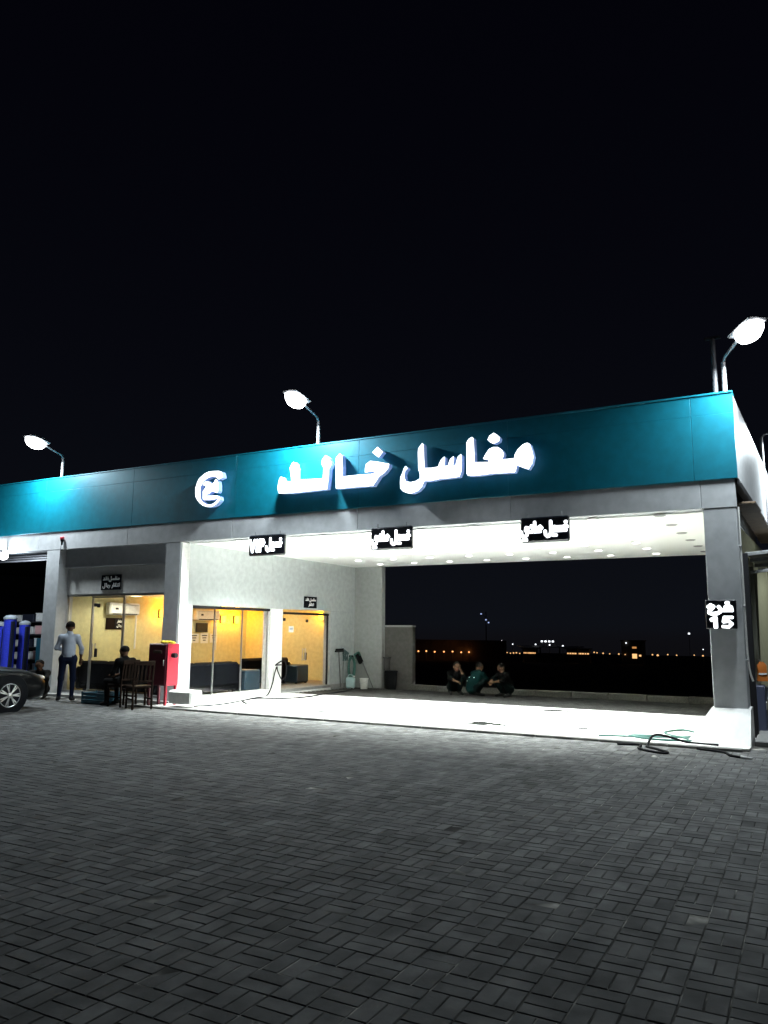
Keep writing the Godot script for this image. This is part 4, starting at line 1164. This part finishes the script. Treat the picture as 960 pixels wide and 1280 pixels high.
# ---------------------------------------------------------------- hoses, tools and buckets of the wash bay
func build_bay_things() -> void:
	var blk := thing("concrete_block", "low white-painted block on the kerb right of the second pillar", "block", V(-11.2, 0.1, -12.15))
	piece(blk, "block", S().box(V(0, 0.13, 0), V(0.62, 0.27, 0.36), 0.035), M.white)
	var f := func(x: float, z: float, up := 0.014) -> Vector3: return V(x, floor_y(z) + up, z)
	var h := thing("pressure_hose", "black pressure hose looped on the white post beside the bay window and trailing left", "hose", Vector3.ZERO, 0.0, "hoses of the wash bay")
	piece(h, "hose", S().tube(smooth_path([V(-12.0, 0.72, -16.3), V(-11.93, 0.8, -16.45), V(-11.92, 0.74, -16.6), V(-11.95, 0.45, -16.66), V(-11.95, 0.32, -16.5), V(-11.95, 0.55, -16.3), V(-11.92, 0.66, -16.22), V(-11.9, 0.5, -16.1), V(-11.85, 0.25, -15.95), f.call(-11.75, -15.6), f.call(-11.55, -14.9), f.call(-11.3, -14.2), f.call(-11.0, -13.2), f.call(-10.95, -12.6), f.call(-11.1, -12.3)]), 0.016, 7), M.rubber, 50.0)
	piece(h, "hook", S().box(V(-12.0, 0.7, -16.4), V(0.1, 0.03, 0.22), 0.008), M.frame)
	piece(h, "lance", S().tube([V(-11.97, 0.62, -16.14), V(-11.9, 0.15, -16.0)], 0.014, 6), M.steel)
	h = thing("pressure_hose", "dark hose lying along the floor from the tools to the bay window", "hose", Vector3.ZERO, 0.0, "hoses of the wash bay")
	piece(h, "hose", S().tube(smooth_path([f.call(-11.7, -19.6), f.call(-11.2, -18.4), f.call(-11.05, -17.2), f.call(-10.8, -16.0), f.call(-10.9, -15.2), f.call(-11.4, -14.8), f.call(-11.2, -14.0), f.call(-10.7, -13.5)]), 0.017, 7), M.rubber, 50.0)
	h = thing("pressure_hose", "tangled dark hose on the bay floor near the right pillar", "hose", Vector3.ZERO, 0.0, "hoses of the wash bay")
	piece(h, "hose", S().tube(smooth_path([f.call(-2.9, -12.2), f.call(-2.3, -12.45), f.call(-1.75, -12.75), f.call(-1.6, -13.3), f.call(-1.9, -13.8), f.call(-2.1, -13.2), f.call(-1.7, -12.6), f.call(-1.5, -12.35), f.call(-2.1, -12.2), f.call(-2.5, -12.5), f.call(-2.1, -12.75)]), 0.016, 7), M.green_hose, 50.0)
	h = thing("pressure_hose", "black hose looped on the pavers at the kerb before the right pillar", "hose", Vector3.ZERO, 0.0, "hoses of the wash bay")
	var p := func(x: float, z: float, up := 0.016) -> Vector3: return V(x, up, z)
	piece(h, "hose", S().tube(smooth_path([p.call(-2.5, -11.62), p.call(-2.2, -11.7), p.call(-2.15, -11.35), p.call(-1.85, -11.1), p.call(-1.75, -11.2), p.call(-2.05, -11.55), p.call(-2.1, -11.7), V(-2.0, 0.15, -11.9), f.call(-1.6, -12.1), f.call(-1.2, -12.05)]), 0.017, 7), M.rubber, 50.0)
	h = thing("pressure_hose", "short black hose end with nozzle on the pavers below the right pillar", "hose", Vector3.ZERO, 0.0, "hoses of the wash bay")
	piece(h, "hose", S().tube(smooth_path([p.call(-1.45, -11.75), p.call(-1.1, -11.6), p.call(-1.0, -11.35), p.call(-0.85, -11.25)]), 0.017, 7), M.rubber, 50.0)
	piece(h, "nozzle", S().tube([p.call(-0.86, -11.26), p.call(-0.72, -11.2)], [0.022, 0.012], 8), M.steel)
	# dark wet patches left on the white floor
	var wet := mat(lin(0.014, 0.015, 0.014), 0.9)
	wet.specular_mode = BaseMaterial3D.SPECULAR_DISABLED
	var wl := [[-4.95, -12.85, 0.42, 0.14, "largest, nearest the street in the middle lane"], [-4.7, -13.35, 0.12, 0.05, "tiny one just behind the largest"], [-6.0, -13.6, 0.24, 0.05, "thin, below the middle sign"], [-7.1, -14.6, 0.22, 0.06, "thin, between left and middle lanes"], [-4.6, -16.2, 0.5, 0.09, "long thin, near the squatting people"], [-3.4, -13.1, 0.2, 0.06, "small, in the right lane"], [-8.6, -13.0, 0.3, 0.06, "thin, in the left lane by the kerb"], [-2.9, -15.0, 0.16, 0.05, "small, deep in the right lane"]]
	for d in wl:
		var t := thing("wet_patch", "dark wet patch on the white bay floor, " + d[4], "puddle", V(d[0], floor_y(d[1]), d[1]), rng.randf_range(-0.15, 0.15), "wet patches on the bay floor")
		var pg := PackedVector2Array()
		for i in 22:
			var a := TAU * i / 22
			var q := 1.0 + 0.34 * sin(a * 3 + d[0]) + 0.22 * sin(a * 7 + d[1])
			pg.append(V2(cos(a) * d[2] * q, sin(a) * d[3] * 1.7 * q))
		piece(t, "water", S().prism(pg, -0.002, 0.004, true, true, Transform3D(Basis(V(1, 0, 0), -PI / 2 - 0.0155), V(0, 0, 0))), wet)
	# tools in the rear corner
	var y0 := floor_y(-20.0)
	var coil := thing("hose_reel", "coil of green hose hanging on the corner of the white wall", "hose", V(-12.02, y0, -20.0))
	var s := S()
	for i in 9:
		var pts := []
		for k in 19:
			var a := TAU * k / 18
			pts.append(V(0.04 + 0.012 * (i % 3) + 0.006 * sin(a * 3 + i), 0.6 + sin(a) * (0.27 + 0.015 * i * (0.5 + 0.5 * cos(a + i))), cos(a) * (0.14 + 0.008 * i)))
		s.tube(pts, 0.016, 6)
	piece(coil, "coil", s, M.green_hose, 50.0)
	piece(coil, "hook", S().box(V(0.03, 0.92, 0), V(0.12, 0.05, 0.08), 0.01), M.frame)
	var tools := [[-12.5, 0.0, -19.2, -12.02, 1.05, -19.35, "squeegee", "long-handled squeegee leaning on the wall left of the green hose"], [-11.98, 0.0, -19.5, -12.05, 1.1, -19.7, "mop", "upright mop beside the green hose coil"], [-11.2, 0.02, -19.95, -11.8, 0.85, -20.26, "broom", "broom leaning over to the right against the grey rear wall"]]
	for a in tools:
		var fx: float = -11.85 if a[6] == "squeegee" else a[0]
		var t := thing(a[6], a[7], a[6], V(fx, y0, a[2]))
		var top := V(a[3] - fx, a[4], a[5] - a[2])
		var low := V(0, 0.06, 0)
		if a[6] == "broom":
			low = V(0, 0.02, 0)
			piece(t, "head", S().box(top + V(-0.05, 0.0, 0.02), V(0.16, 0.32, 0.1), 0.03, Basis(V(0, 0, 1), 0.5)), M.rubber)
			piece(t, "bristles", S().box(top + V(-0.12, 0.1, 0.02), V(0.2, 0.16, 0.08), 0.02, Basis(V(0, 0, 1), 0.5)), M.green_hose)
		elif a[6] == "mop":
			s = S()
			for i in 14: s.tube([top + V(0, 0.02, 0), top + V(rng.randf_range(0.0, 0.1), -0.08, rng.randf_range(-0.1, 0.1)), top + V(rng.randf_range(0.02, 0.1), -0.3, rng.randf_range(-0.12, 0.12))], 0.012, 5)
			piece(t, "head", s, mat(lin(0.06, 0.1, 0.1), 0.9))
		else:
			piece(t, "head", S().box(top + V(0.02, 0.03, 0.0), V(0.05, 0.05, 0.45), 0.01), M.frame)
			piece(t, "blade", S().box(top + V(0.03, 0.075, 0.0), V(0.015, 0.06, 0.43)), M.rubber)
		piece(t, "handle", S().tube([low, top], 0.016, 8), mat(lin(0.1, 0.1, 0.1), 0.5) if a[6] != "mop" else M.galv)
	var j := thing("jerrycan", "pale teal plastic jerrycan on the floor below the green hose", "jerrycan", V(-11.85, y0, -19.75), 0.3)
	piece(j, "body", S().box(V(0, 0.17, 0), V(0.26, 0.33, 0.2), 0.045), M.pale_plastic)
	piece(j, "handle", S().tube(smooth_path([V(-0.08, 0.33, 0), V(-0.05, 0.39, 0), V(0.05, 0.39, 0), V(0.08, 0.33, 0)], 4), 0.016, 7), M.pale_plastic, 50.0)
	piece(j, "cap", S().lathe(V(0.1, 0.33, 0), [[0.03, 0.0], [0.03, 0.04], [0.0, 0.04]], 12), M.white, 30.0)
	var bu := thing("bucket", "small white bucket on the floor right of the jerrycan", "bucket", V(-11.45, y0, -19.85))
	piece(bu, "pail", S().lathe(V(0, 0, 0), [[0.0, 0.0], [0.1, 0.0], [0.125, 0.28], [0.132, 0.285], [0.132, 0.305], [0.12, 0.3], [0.095, 0.02], [0.0, 0.02]], 22), M.white, 35.0)
	piece(bu, "bail", S().tube(smooth_path([V(-0.13, 0.27, 0), V(-0.1, 0.2, 0.11), V(0.0, 0.17, 0.14), V(0.1, 0.2, 0.11), V(0.13, 0.27, 0)], 4), 0.005, 6), M.steel)
	# low wall, bin and box behind
	var lw := thing("low_wall", "low grey plastered wall behind the bay's rear corner", "wall", V(-10.7, -0.3, -20.62))
	piece(lw, "render", S().box(V(0, 1.0, 0), V(0.98, 2.0, 0.2), 0.008), mat(lin(0.085, 0.082, 0.075), 0.9, 0.0, noise_tex(0.02, 0.85, 1.0, 4, FastNoiseLite.TYPE_SIMPLEX_SMOOTH, 17), 0.6))
	piece(lw, "coping", S().box(V(0, 2.025, 0), V(1.0, 0.05, 0.24), 0.008), M.plaster)
	var bin := thing("waste_bin", "dark plastic waste bin standing before the low wall", "bin", V(-10.75, floor_y(-20.2) - 0.02, -20.22))
	piece(bin, "body", S().lathe(V(0, 0, 0), [[0.0, 0.0], [0.15, 0.0], [0.18, 0.5], [0.0, 0.5]], 20), M.dark, 35.0)
	piece(bin, "rim", S().lathe(V(0, 0.5, 0), [[0.19, 0.0], [0.2, 0.02], [0.19, 0.05], [0.15, 0.06]], 20), M.dark, 35.0)
	var bx := thing("wall_box", "small dark box fixed to the low wall above the bin", "box", V(-11.03, 0.42, -20.46))
	piece(bx, "case", S().box(V(0, 0.18, 0), V(0.16, 0.36, 0.12), 0.012), mat(lin(0.05, 0.05, 0.05), 0.6))
	piece(bx, "lid", S().box(V(0.01, 0.375, 0.01), V(0.2, 0.03, 0.16), 0.006), M.frame)
	var so := thing("wall_socket", "small socket plate on the white wall above the tools", "socket", V(-12.05, 1.0, -19.6), PI / 2)
	piece(so, "plate", S().box(V(0, 0.05, 0), V(0.13, 0.09, 0.03), 0.006), M.pale_grey)
	piece(so, "switch", S().box(V(0, 0.05, 0.018), V(0.05, 0.04, 0.01), 0.003), M.frame)


# ---------------------------------------------------------------- what stands under the right-hand side
func build_right_side() -> void:
	var cd := thing("conduit", "thin pale conduit running down the outer edge of the right pillar", "conduit", V(-0.8, 0, -12.74))
	piece(cd, "pipe", S().tube(smooth_path([V(0, 3.5, 0), V(0.0, 3.3, 0.0), V(0.0, 2.2, 0.0), V(0.004, 1.2, 0), V(0.05, 0.9, -0.02)], 5), 0.014, 8), M.white, 50.0)
	for y in [1.2, 2.0, 2.9]: piece(cd, "clip", S().box(V(-0.006, y, 0), V(0.04, 0.03, 0.04), 0.004), M.galv)
	var aw := thing("side_awning", "grey steel awning frame with sheet roof on the right-hand side wall", "awning", V(-0.8, 0, -13.5))
	piece(aw, "post", S().box(V(0.0, 1.43, 0), V(0.09, 2.86, 0.09), 0.006), M.frame)
	piece(aw, "post", S().box(V(0.02, 1.38, -1.1), V(0.08, 2.7, 0.08), 0.006), mat(lin(0.16, 0.16, 0.13), 0.6))
	for k in 4:
		piece(aw, "cross_bar", S().bar(V(0.0, 2.86 - 0.0 * k, -0.2 - 1.2 * k), V(1.5, 2.98, -0.2 - 1.2 * k), 0.06, 0.06, 0.006), M.galv)
	piece(aw, "eave_bar", S().bar(V(1.5, 2.98, 0.0), V(1.5, 2.98, -4.2), 0.06, 0.06, 0.006), M.galv)
	piece(aw, "lower_bar", S().bar(V(0.02, 2.62, -0.9), V(0.95, 2.7, -0.9), 0.045, 0.045, 0.005), M.galv)
	piece(aw, "sheet", S().box(V(0.76, 3.01, -2.7), V(1.56, 0.02, 3.2), 0.0, Basis(V(0, 0, 1), 0.08)), M.galv)
	var sof := thing("side_soffit", "brown boarded soffit under the silver side fascia", "soffit", V(-0.72, 3.5, -16.5))
	for k in 6: piece(sof, "board", S().box(V(0.05 * k * 0.2, 0.16, 2.6 - 1.05 * k), V(0.3, 0.03, 1.04), 0.004, Basis(Vector3.UP, -0.03)), M.brown)
	var cb := thing("blue_grey_locker", "narrow blue-grey steel locker against the side wall, behind the right pillar", "locker", V(-0.77, 0.0, -14.2))
	piece(cb, "carcass", S().box(V(0, 0.38, 0), V(0.2, 0.76, 0.5), 0.008), mat(lin(0.06, 0.07, 0.12), 0.5))
	var d := piece(cb, "door", S().box(V(0.105, 0.39, 0), V(0.012, 0.7, 0.46), 0.003), mat(lin(0.06, 0.07, 0.12), 0.5))
	piece(d, "handle", S().box(V(0.117, 0.45, 0.16), V(0.02, 0.12, 0.02), 0.004), M.steel)
	var v := thing("orange_vest", "orange work vest hung on the side wall above the blue-grey locker", "vest", V(-0.7, 0.82, -14.35), 0.3)
	v.scale = V(0.75, 0.75, 0.75)
	var s := S()
	s.rings([[V(-0.1, 0, 0.03), V(0.1, 0, 0.04), V(0.11, 0, -0.03), V(-0.11, 0, -0.03)], [V(-0.08, 0.2, 0.045), V(0.09, 0.2, 0.03), V(0.09, 0.2, -0.03), V(-0.09, 0.2, -0.03)], [V(-0.1, 0.33, 0.03), V(0.09, 0.34, 0.035), V(0.09, 0.34, -0.02), V(-0.1, 0.33, -0.02)], [V(-0.04, 0.42, 0.0), V(0.04, 0.42, 0.0), V(0.04, 0.42, -0.02), V(-0.04, 0.42, -0.02)]])
	piece(v, "cloth", s, M.orange, 30.0)
	piece(v, "stripe", S().box(V(0, 0.16, 0.046), V(0.17, 0.035, 0.006)), M.paper)
	piece(v, "hanger", S().tube([V(0, 0.42, 0), V(-0.06, 0.47, 0)], 0.006, 6), M.steel)
	var mo := thing("pump_motor", "black pump motor with white fittings on a stand by the side wall", "pump", V(-0.52, 0.0, -14.6))
	piece(mo, "stand", S().box(V(0, 0.2, 0), V(0.24, 0.4, 0.4), 0.01), M.frame)
	piece(mo, "motor", S().lathe(V(0, 0.62, -0.2), [[0.0, 0.0], [0.12, 0.0], [0.14, 0.04], [0.14, 0.32], [0.1, 0.38], [0.0, 0.38]], 20, Basis(V(1, 0, 0), PI / 2)), M.rubber, 35.0)
	piece(mo, "flange", S().lathe(V(0, 0.62, 0.1), [[0.16, 0.0], [0.17, 0.01], [0.17, 0.05], [0.16, 0.06]], 18, Basis(V(1, 0, 0), PI / 2)), M.pale_grey, 30.0)
	piece(mo, "gauge", S().lathe(V(0.02, 0.9, 0.05), [[0.0, 0.0], [0.06, 0.0], [0.06, 0.04], [0.0, 0.045]], 16, Basis(V(1, 0, 0), PI / 2)), M.white, 30.0)
	piece(mo, "pipe", S().tube(smooth_path([V(0, 0.75, 0), V(0.02, 0.95, 0.02), V(0.05, 1.15, 0), V(-0.05, 1.2, -0.1)], 4), 0.022, 8), M.steel, 50.0)
	piece(mo, "hose", S().tube(smooth_path([V(0.05, 0.5, 0.25), V(0.12, 0.25, 0.3), V(0.05, 0.05, 0.3), V(0.2, 0.02, 0.5)], 5), 0.02, 8), M.rubber, 50.0)
	var yb := thing("yellow_drum", "yellow plastic drum on the ground beside the pump motor", "drum", V(-0.5, 0.0, -15.2))
	piece(yb, "shell", S().lathe(V(0, 0, 0), [[0.0, 0.0], [0.15, 0.0], [0.16, 0.02], [0.16, 0.18], [0.168, 0.19], [0.168, 0.21], [0.16, 0.22], [0.16, 0.42], [0.0, 0.44]], 22), M.yellow, 35.0)
	piece(yb, "bung", S().lathe(V(0.06, 0.435, 0), [[0.03, 0.0], [0.03, 0.03], [0.0, 0.03]], 12), M.frame, 30.0)
	var pl := thing("threshold_slab", "pale concrete slab on the ground at the foot of the side wall", "slab", V(-0.35, 0.0, -14.2))
	piece(pl, "slab", S().box(V(0, 0.03, 0), V(0.85, 0.08, 3.2), 0.015), M.concrete)


# ---------------------------------------------------------------- people
func build_people() -> void:
	var y := floor_y(-19.5) + 0.0
	var dark := Color(0.007, 0.008, 0.009)
	person("person", "person in dark clothes squatting with one hand to the face, leftmost on the rear kerb", V(-8.35, y, -19.35), 0.7, squat(0.05, V(0.1, -0.1, 1), true), Color(0.004, 0.004, 0.005), dark, "people squatting behind the bay")
	var p2 := person("person", "person in dark green work shirt with white lettering on the back, squatting turned away", V(-7.75, y, -19.3), 2.75, squat(0.09, V(-0.3, -0.25, 1)), Color(0.004, 0.022, 0.02), dark, "people squatting behind the bay", 1.12)
	var w := S()
	var xf := Transform3D(Basis(V(-1, 0, 0), V(0, 0.7, 0.714), V(0, 0.714, -0.7)), V(0.0, 0.39, -0.235))
	w.stroke([V2(-0.09, 0.13), V2(0.09, 0.13)], 0.03, 0.0, 0.004, xf)
	w.stroke([V2(-0.06, 0.12), V2(-0.06, 0.06)], 0.025, 0.0, 0.004, xf)
	w.stroke([V2(0.02, 0.12), V2(0.02, 0.06), V2(0.06, 0.06)], 0.025, 0.0, 0.004, xf)
	w.stroke([V2(-0.08, 0.0), V2(0.05, 0.0)], 0.024, 0.0, 0.004, xf)
	piece(p2, "shirt_print", w, M.paper)
	person("person", "person in grey-black clothes squatting with hands together, rightmost on the rear kerb", V(-7.0, y, -19.4), -0.5, squat(0.03, V(-0.2, -0.3, 1)), Color(0.005, 0.006, 0.006), dark, "people squatting behind the bay", 1.1)
	# seated on the wooden chair, facing left
	var seat := {
		"pelvis": V(0, 0.53, -0.08), "waist": V(0, 0.68, -0.1), "chest": V(0, 0.88, -0.08), "neck": V(0, 1.03, -0.04), "head": V(0, 1.16, 0.0), "face": V(0.1, -0.15, 1).normalized(),
		"sl": V(-0.18, 0.96, -0.06), "sr": V(0.18, 0.96, -0.06), "el": V(-0.24, 0.72, 0.02), "er": V(0.24, 0.72, 0.02), "wl": V(-0.1, 0.66, 0.24), "wr": V(0.1, 0.66, 0.24),
		"hl": V(-0.1, 0.52, -0.05), "hr": V(0.1, 0.52, -0.05), "kl": V(-0.13, 0.52, 0.36), "kr": V(0.13, 0.52, 0.36), "al": V(-0.12, 0.1, 0.33), "ar": V(0.12, 0.1, 0.33), "tl": V(-0.13, 0.035, 0.5), "tr": V(0.13, 0.035, 0.5)}
	for k in seat:
		if k != "face": seat[k] = seat[k] * V(1, 0.96 if seat[k].y > 0.5 else 1.0, 1)
	person("person", "person in black clothes sitting on the wooden chair, facing left", V(-12.62, 0, -11.8), -PI / 2 - 0.1, seat, Color(0.006, 0.006, 0.007), Color(0.008, 0.008, 0.009))
	var stand := {
		"pelvis": V(0, 1.05, 0.0), "waist": V(0, 1.15, 0.01), "chest": V(0, 1.32, 0.02), "neck": V(0, 1.49, 0.0), "head": V(0, 1.62, 0.03), "face": V(0.15, -0.12, 1).normalized(),
		"sl": V(-0.165, 1.39, 0.0), "sr": V(0.165, 1.39, 0.0), "el": V(-0.27, 1.15, 0.0), "er": V(0.26, 1.16, 0.04), "wl": V(-0.25, 0.93, 0.12), "wr": V(0.12, 1.12, 0.25),
		"hl": V(-0.095, 0.92, 0.0), "hr": V(0.095, 0.92, 0.0), "kl": V(-0.12, 0.5, 0.03), "kr": V(0.13, 0.5, 0.05), "al": V(-0.12, 0.09, -0.02), "ar": V(0.15, 0.09, 0.04), "tl": V(-0.15, 0.035, 0.14), "tr": V(0.2, 0.035, 0.19)}
	person("person", "person in pale grey shirt and navy trousers standing turned away before the far left pillar", V(-14.45, 0, -11.9), PI + 0.75, stand, Color(0.34, 0.38, 0.44), Color(0.01, 0.013, 0.03), "", 1.12)
	person("person", "person in black crouching in front of the car's bumper", V(-15.6, 0, -12.1), 0.6, squat(0.02, V(0, -0.2, 1)), Color(0.012, 0.012, 0.014), Color(0.012, 0.012, 0.014))


# ---------------------------------------------------------------- lights of the far side of the plain
func build_distance() -> void:
	var pole_m := mat(lin(0.1, 0.1, 0.1), 0.7)
	var amber := glow(Color(1.0, 0.76, 0.5), 0.45)
	var white := glow(Color(0.95, 0.97, 1.0), 0.8)
	var blue := glow(Color(0.7, 0.78, 1.0), 0.35)
	var wall := thing("far_wall", "long low compound wall far across the dark plain, lit by amber lamps", "wall", V(-86, -6.0, -185))
	for i in 8: piece(wall, "wall_panel", S().box(V(-17.5 + 5.0 * i, 2.6, 0), V(4.96, 5.4, 0.4)), M.far_wall)
	# x, y, z of each far lamp on a line across the plain (bearing and height taken from the place), kind
	var k := 200.0 / 600.0
	var row := [[233, 0], [270, 0], [309, 0], [352, 0], [392, 0], [432, 0], [468, 0], [509, 1], [530, 1], [545, 1], [555, 1], [585, 1], [617, 1], [643, 1], [658, 1], [672, 1], [685, 1], [700, 1]]
	var n := 0
	for r in row:
		var t: float = (r[0] - 233.0) / 467.0
		var at := V(lerpf(-87.7, -64.1, t), lerpf(-3.6, -3.8, t) + 0.08 * sin(n * 2.1), lerpf(-179.7, -189.5, t))
		far_lamp(at, 0.22 if r[1] == 0 else rng.randf_range(0.12, 0.22), amber, pole_m, n, r[1] == 0)
		n += 1
	var t2 := [[-47.0, 0.18, -3.4], [-46.3, 0.16, -3.5], [-44.8, 0.2, -3.6], [-43.2, 0.15, -3.7], [-41.0, 0.2, -3.7], [-39.5, 0.14, -3.8], [-33.1, 0.18, -3.7], [-31.9, 0.26, -3.8], [-29.6, 0.17, -3.6], [-27.6, 0.16, -3.7], [-23.7, 0.15, -3.6], [-21.8, 0.2, -3.7]]
	for r in t2:
		far_lamp(V(r[0], r[2], -196.0), r[1], amber, pole_m, n)
		n += 1
	for r in [[-65.7, -1.6, -188.9, 0.17], [-60.3, -1.6, -190.7, 0.2], [-57.0, -1.7, -191.7, 0.2], [-53.9, -1.9, -192.6, 0.22], [-39.2, -1.0, -196.1, 0.17], [-68.3, -0.8, -188.0, 0.16], [-22.0, -2.3, -198.8, 0.13]]:
		far_lamp(V(r[0], r[1], r[2]), r[3], white, pole_m, n)
		n += 1
	far_lamp(V(-24.9, 1.4, -198.4), 0.24, white, pole_m, n)
	# two lit arcades and a house
	for a in [[-61.8, -190.2, 3.2, "left"], [-50.5, -193.6, 5.6, "right"]]:
		var o := thing("far_arcade", "low far building with a line of amber lit openings, %s one" % a[3], "building", V(a[0], -7.0, a[1]))
		piece(o, "wall", S().box(V(0, 2.0, -1.0), V(a[2], 4.6, 1.6)), M.far_wall)
		piece(o, "roof", S().box(V(0, 4.4, -0.6), V(a[2] + 0.8, 0.25, 2.8)), M.far_wall)
		for i in 9: piece(o, "lit_opening", S().box(V(-a[2] / 2 + a[2] / 9 * (i + 0.5), 3.25, -0.17), V(a[2] / 9 * rng.randf_range(0.4, 0.8), 0.3, 0.1)), amber)
	var hs := thing("far_house", "small far two-storey house with lit windows near the right pillar", "house", V(-37.95, -7.0, -196.5))
	piece(hs, "wall", S().box(V(0, 3.2, -2), V(5, 6.4, 4)), M.far_wall)
	piece(hs, "roof", S().box(V(0, 6.5, -2), V(5.4, 0.3, 4.4)), M.far_wall)
	piece(hs, "window", S().box(V(0.6, 2.85, 0.02), V(1.1, 1.1, 0.1)), amber)
	piece(hs, "window", S().box(V(0.6, 4.9, 0.02), V(1.0, 0.45, 0.1)), glow(Color(1.0, 0.7, 0.4), 0.2))
	piece(hs, "window", S().box(V(1.9, 3.0, 0.02), V(0.5, 0.4, 0.1)), amber)
	# lit canopy with four white lamps, and the mast with three
	var cn := thing("far_canopy", "far flat canopy with a row of four white lamps on top", "canopy", V(-57.5, -7.0, -193.5))
	piece(cn, "deck", S().box(V(0, 4.85, 0), V(16, 0.3, 5)), mat(lin(0.3, 0.3, 0.3), 0.8))
	for x in [-7.0, -2.5, 2.5, 7.0]: piece(cn, "post", S().box(V(x, 2.3, 0), V(0.3, 4.7, 0.3)), pole_m)
	for i in 4: piece(cn, "lamp", S().box(V(-1.9 + 0.95 * i, 6.15, 0.4), V(0.5, 0.4, 0.2), 0.05), white)
	piece(cn, "lamp_bar", S().box(V(-0.5, 5.5, 0.2), V(4.2, 0.12, 0.12)), pole_m)
	var ms := thing("far_mast", "tall far mast carrying three bluish lamps in a slanting line", "mast", V(-71.9, -7.0, -186.6))
	piece(ms, "pole", S().tube([V(0, 0, 0), V(0, 13.5, 0)], [0.2, 0.12], 8), pole_m, 40.0)
	piece(ms, "arm", S().bar(V(-1.4, 13.5, 0.2), V(1.0, 10.9, 0.2), 0.1, 0.1), pole_m)
	for q in [[-1.2, 13.1], [0.1, 11.6], [0.8, 10.9]]: piece(ms, "lamp", S().ball(V(q[0], q[1] - 0.15, 0.3), V(0.22, 0.17, 0.2), 6), blue, 60.0)

func far_lamp(at: Vector3, r: float, m: Material, pole_m: Material, n: int, lights := false) -> void:
	var tone := "tiny white" if n >= 30 else "tiny amber"
	var spots := ["near the low wall, counted from the left:", "beyond the squatting people, counted from the left:", "towards the right pillar, counted from the left:", "above the amber row, number"]
	var ord := ["first", "second", "third", "fourth", "fifth", "sixth", "seventh", "eighth", "ninth", "tenth"]
	var t := thing("far_street_lamp", "%s far lamp, %s %s" % [tone, spots[n / 10], ord[n % 10]], "street lamp", V(at.x, -7.0, at.z), 0.0, "far lamps across the plain")
	piece(t, "pole", S().tube([V(0, 0, 0), V(0, at.y + 7.0, 0)], 0.06, 6), pole_m)
	piece(t, "lamp", S().lathe(V(0, at.y + 7.0 - r * 0.8, 0), [[r * 0.4, 0.0], [r, r * 0.3], [r * 0.9, r * 1.2], [r * 0.3, r * 1.6]], 10), m, 40.0)
	if lights: omni(t, V(0, at.y + 7.0, r + 0.1), 0.13, r, Color(1.0, 0.6, 0.3))
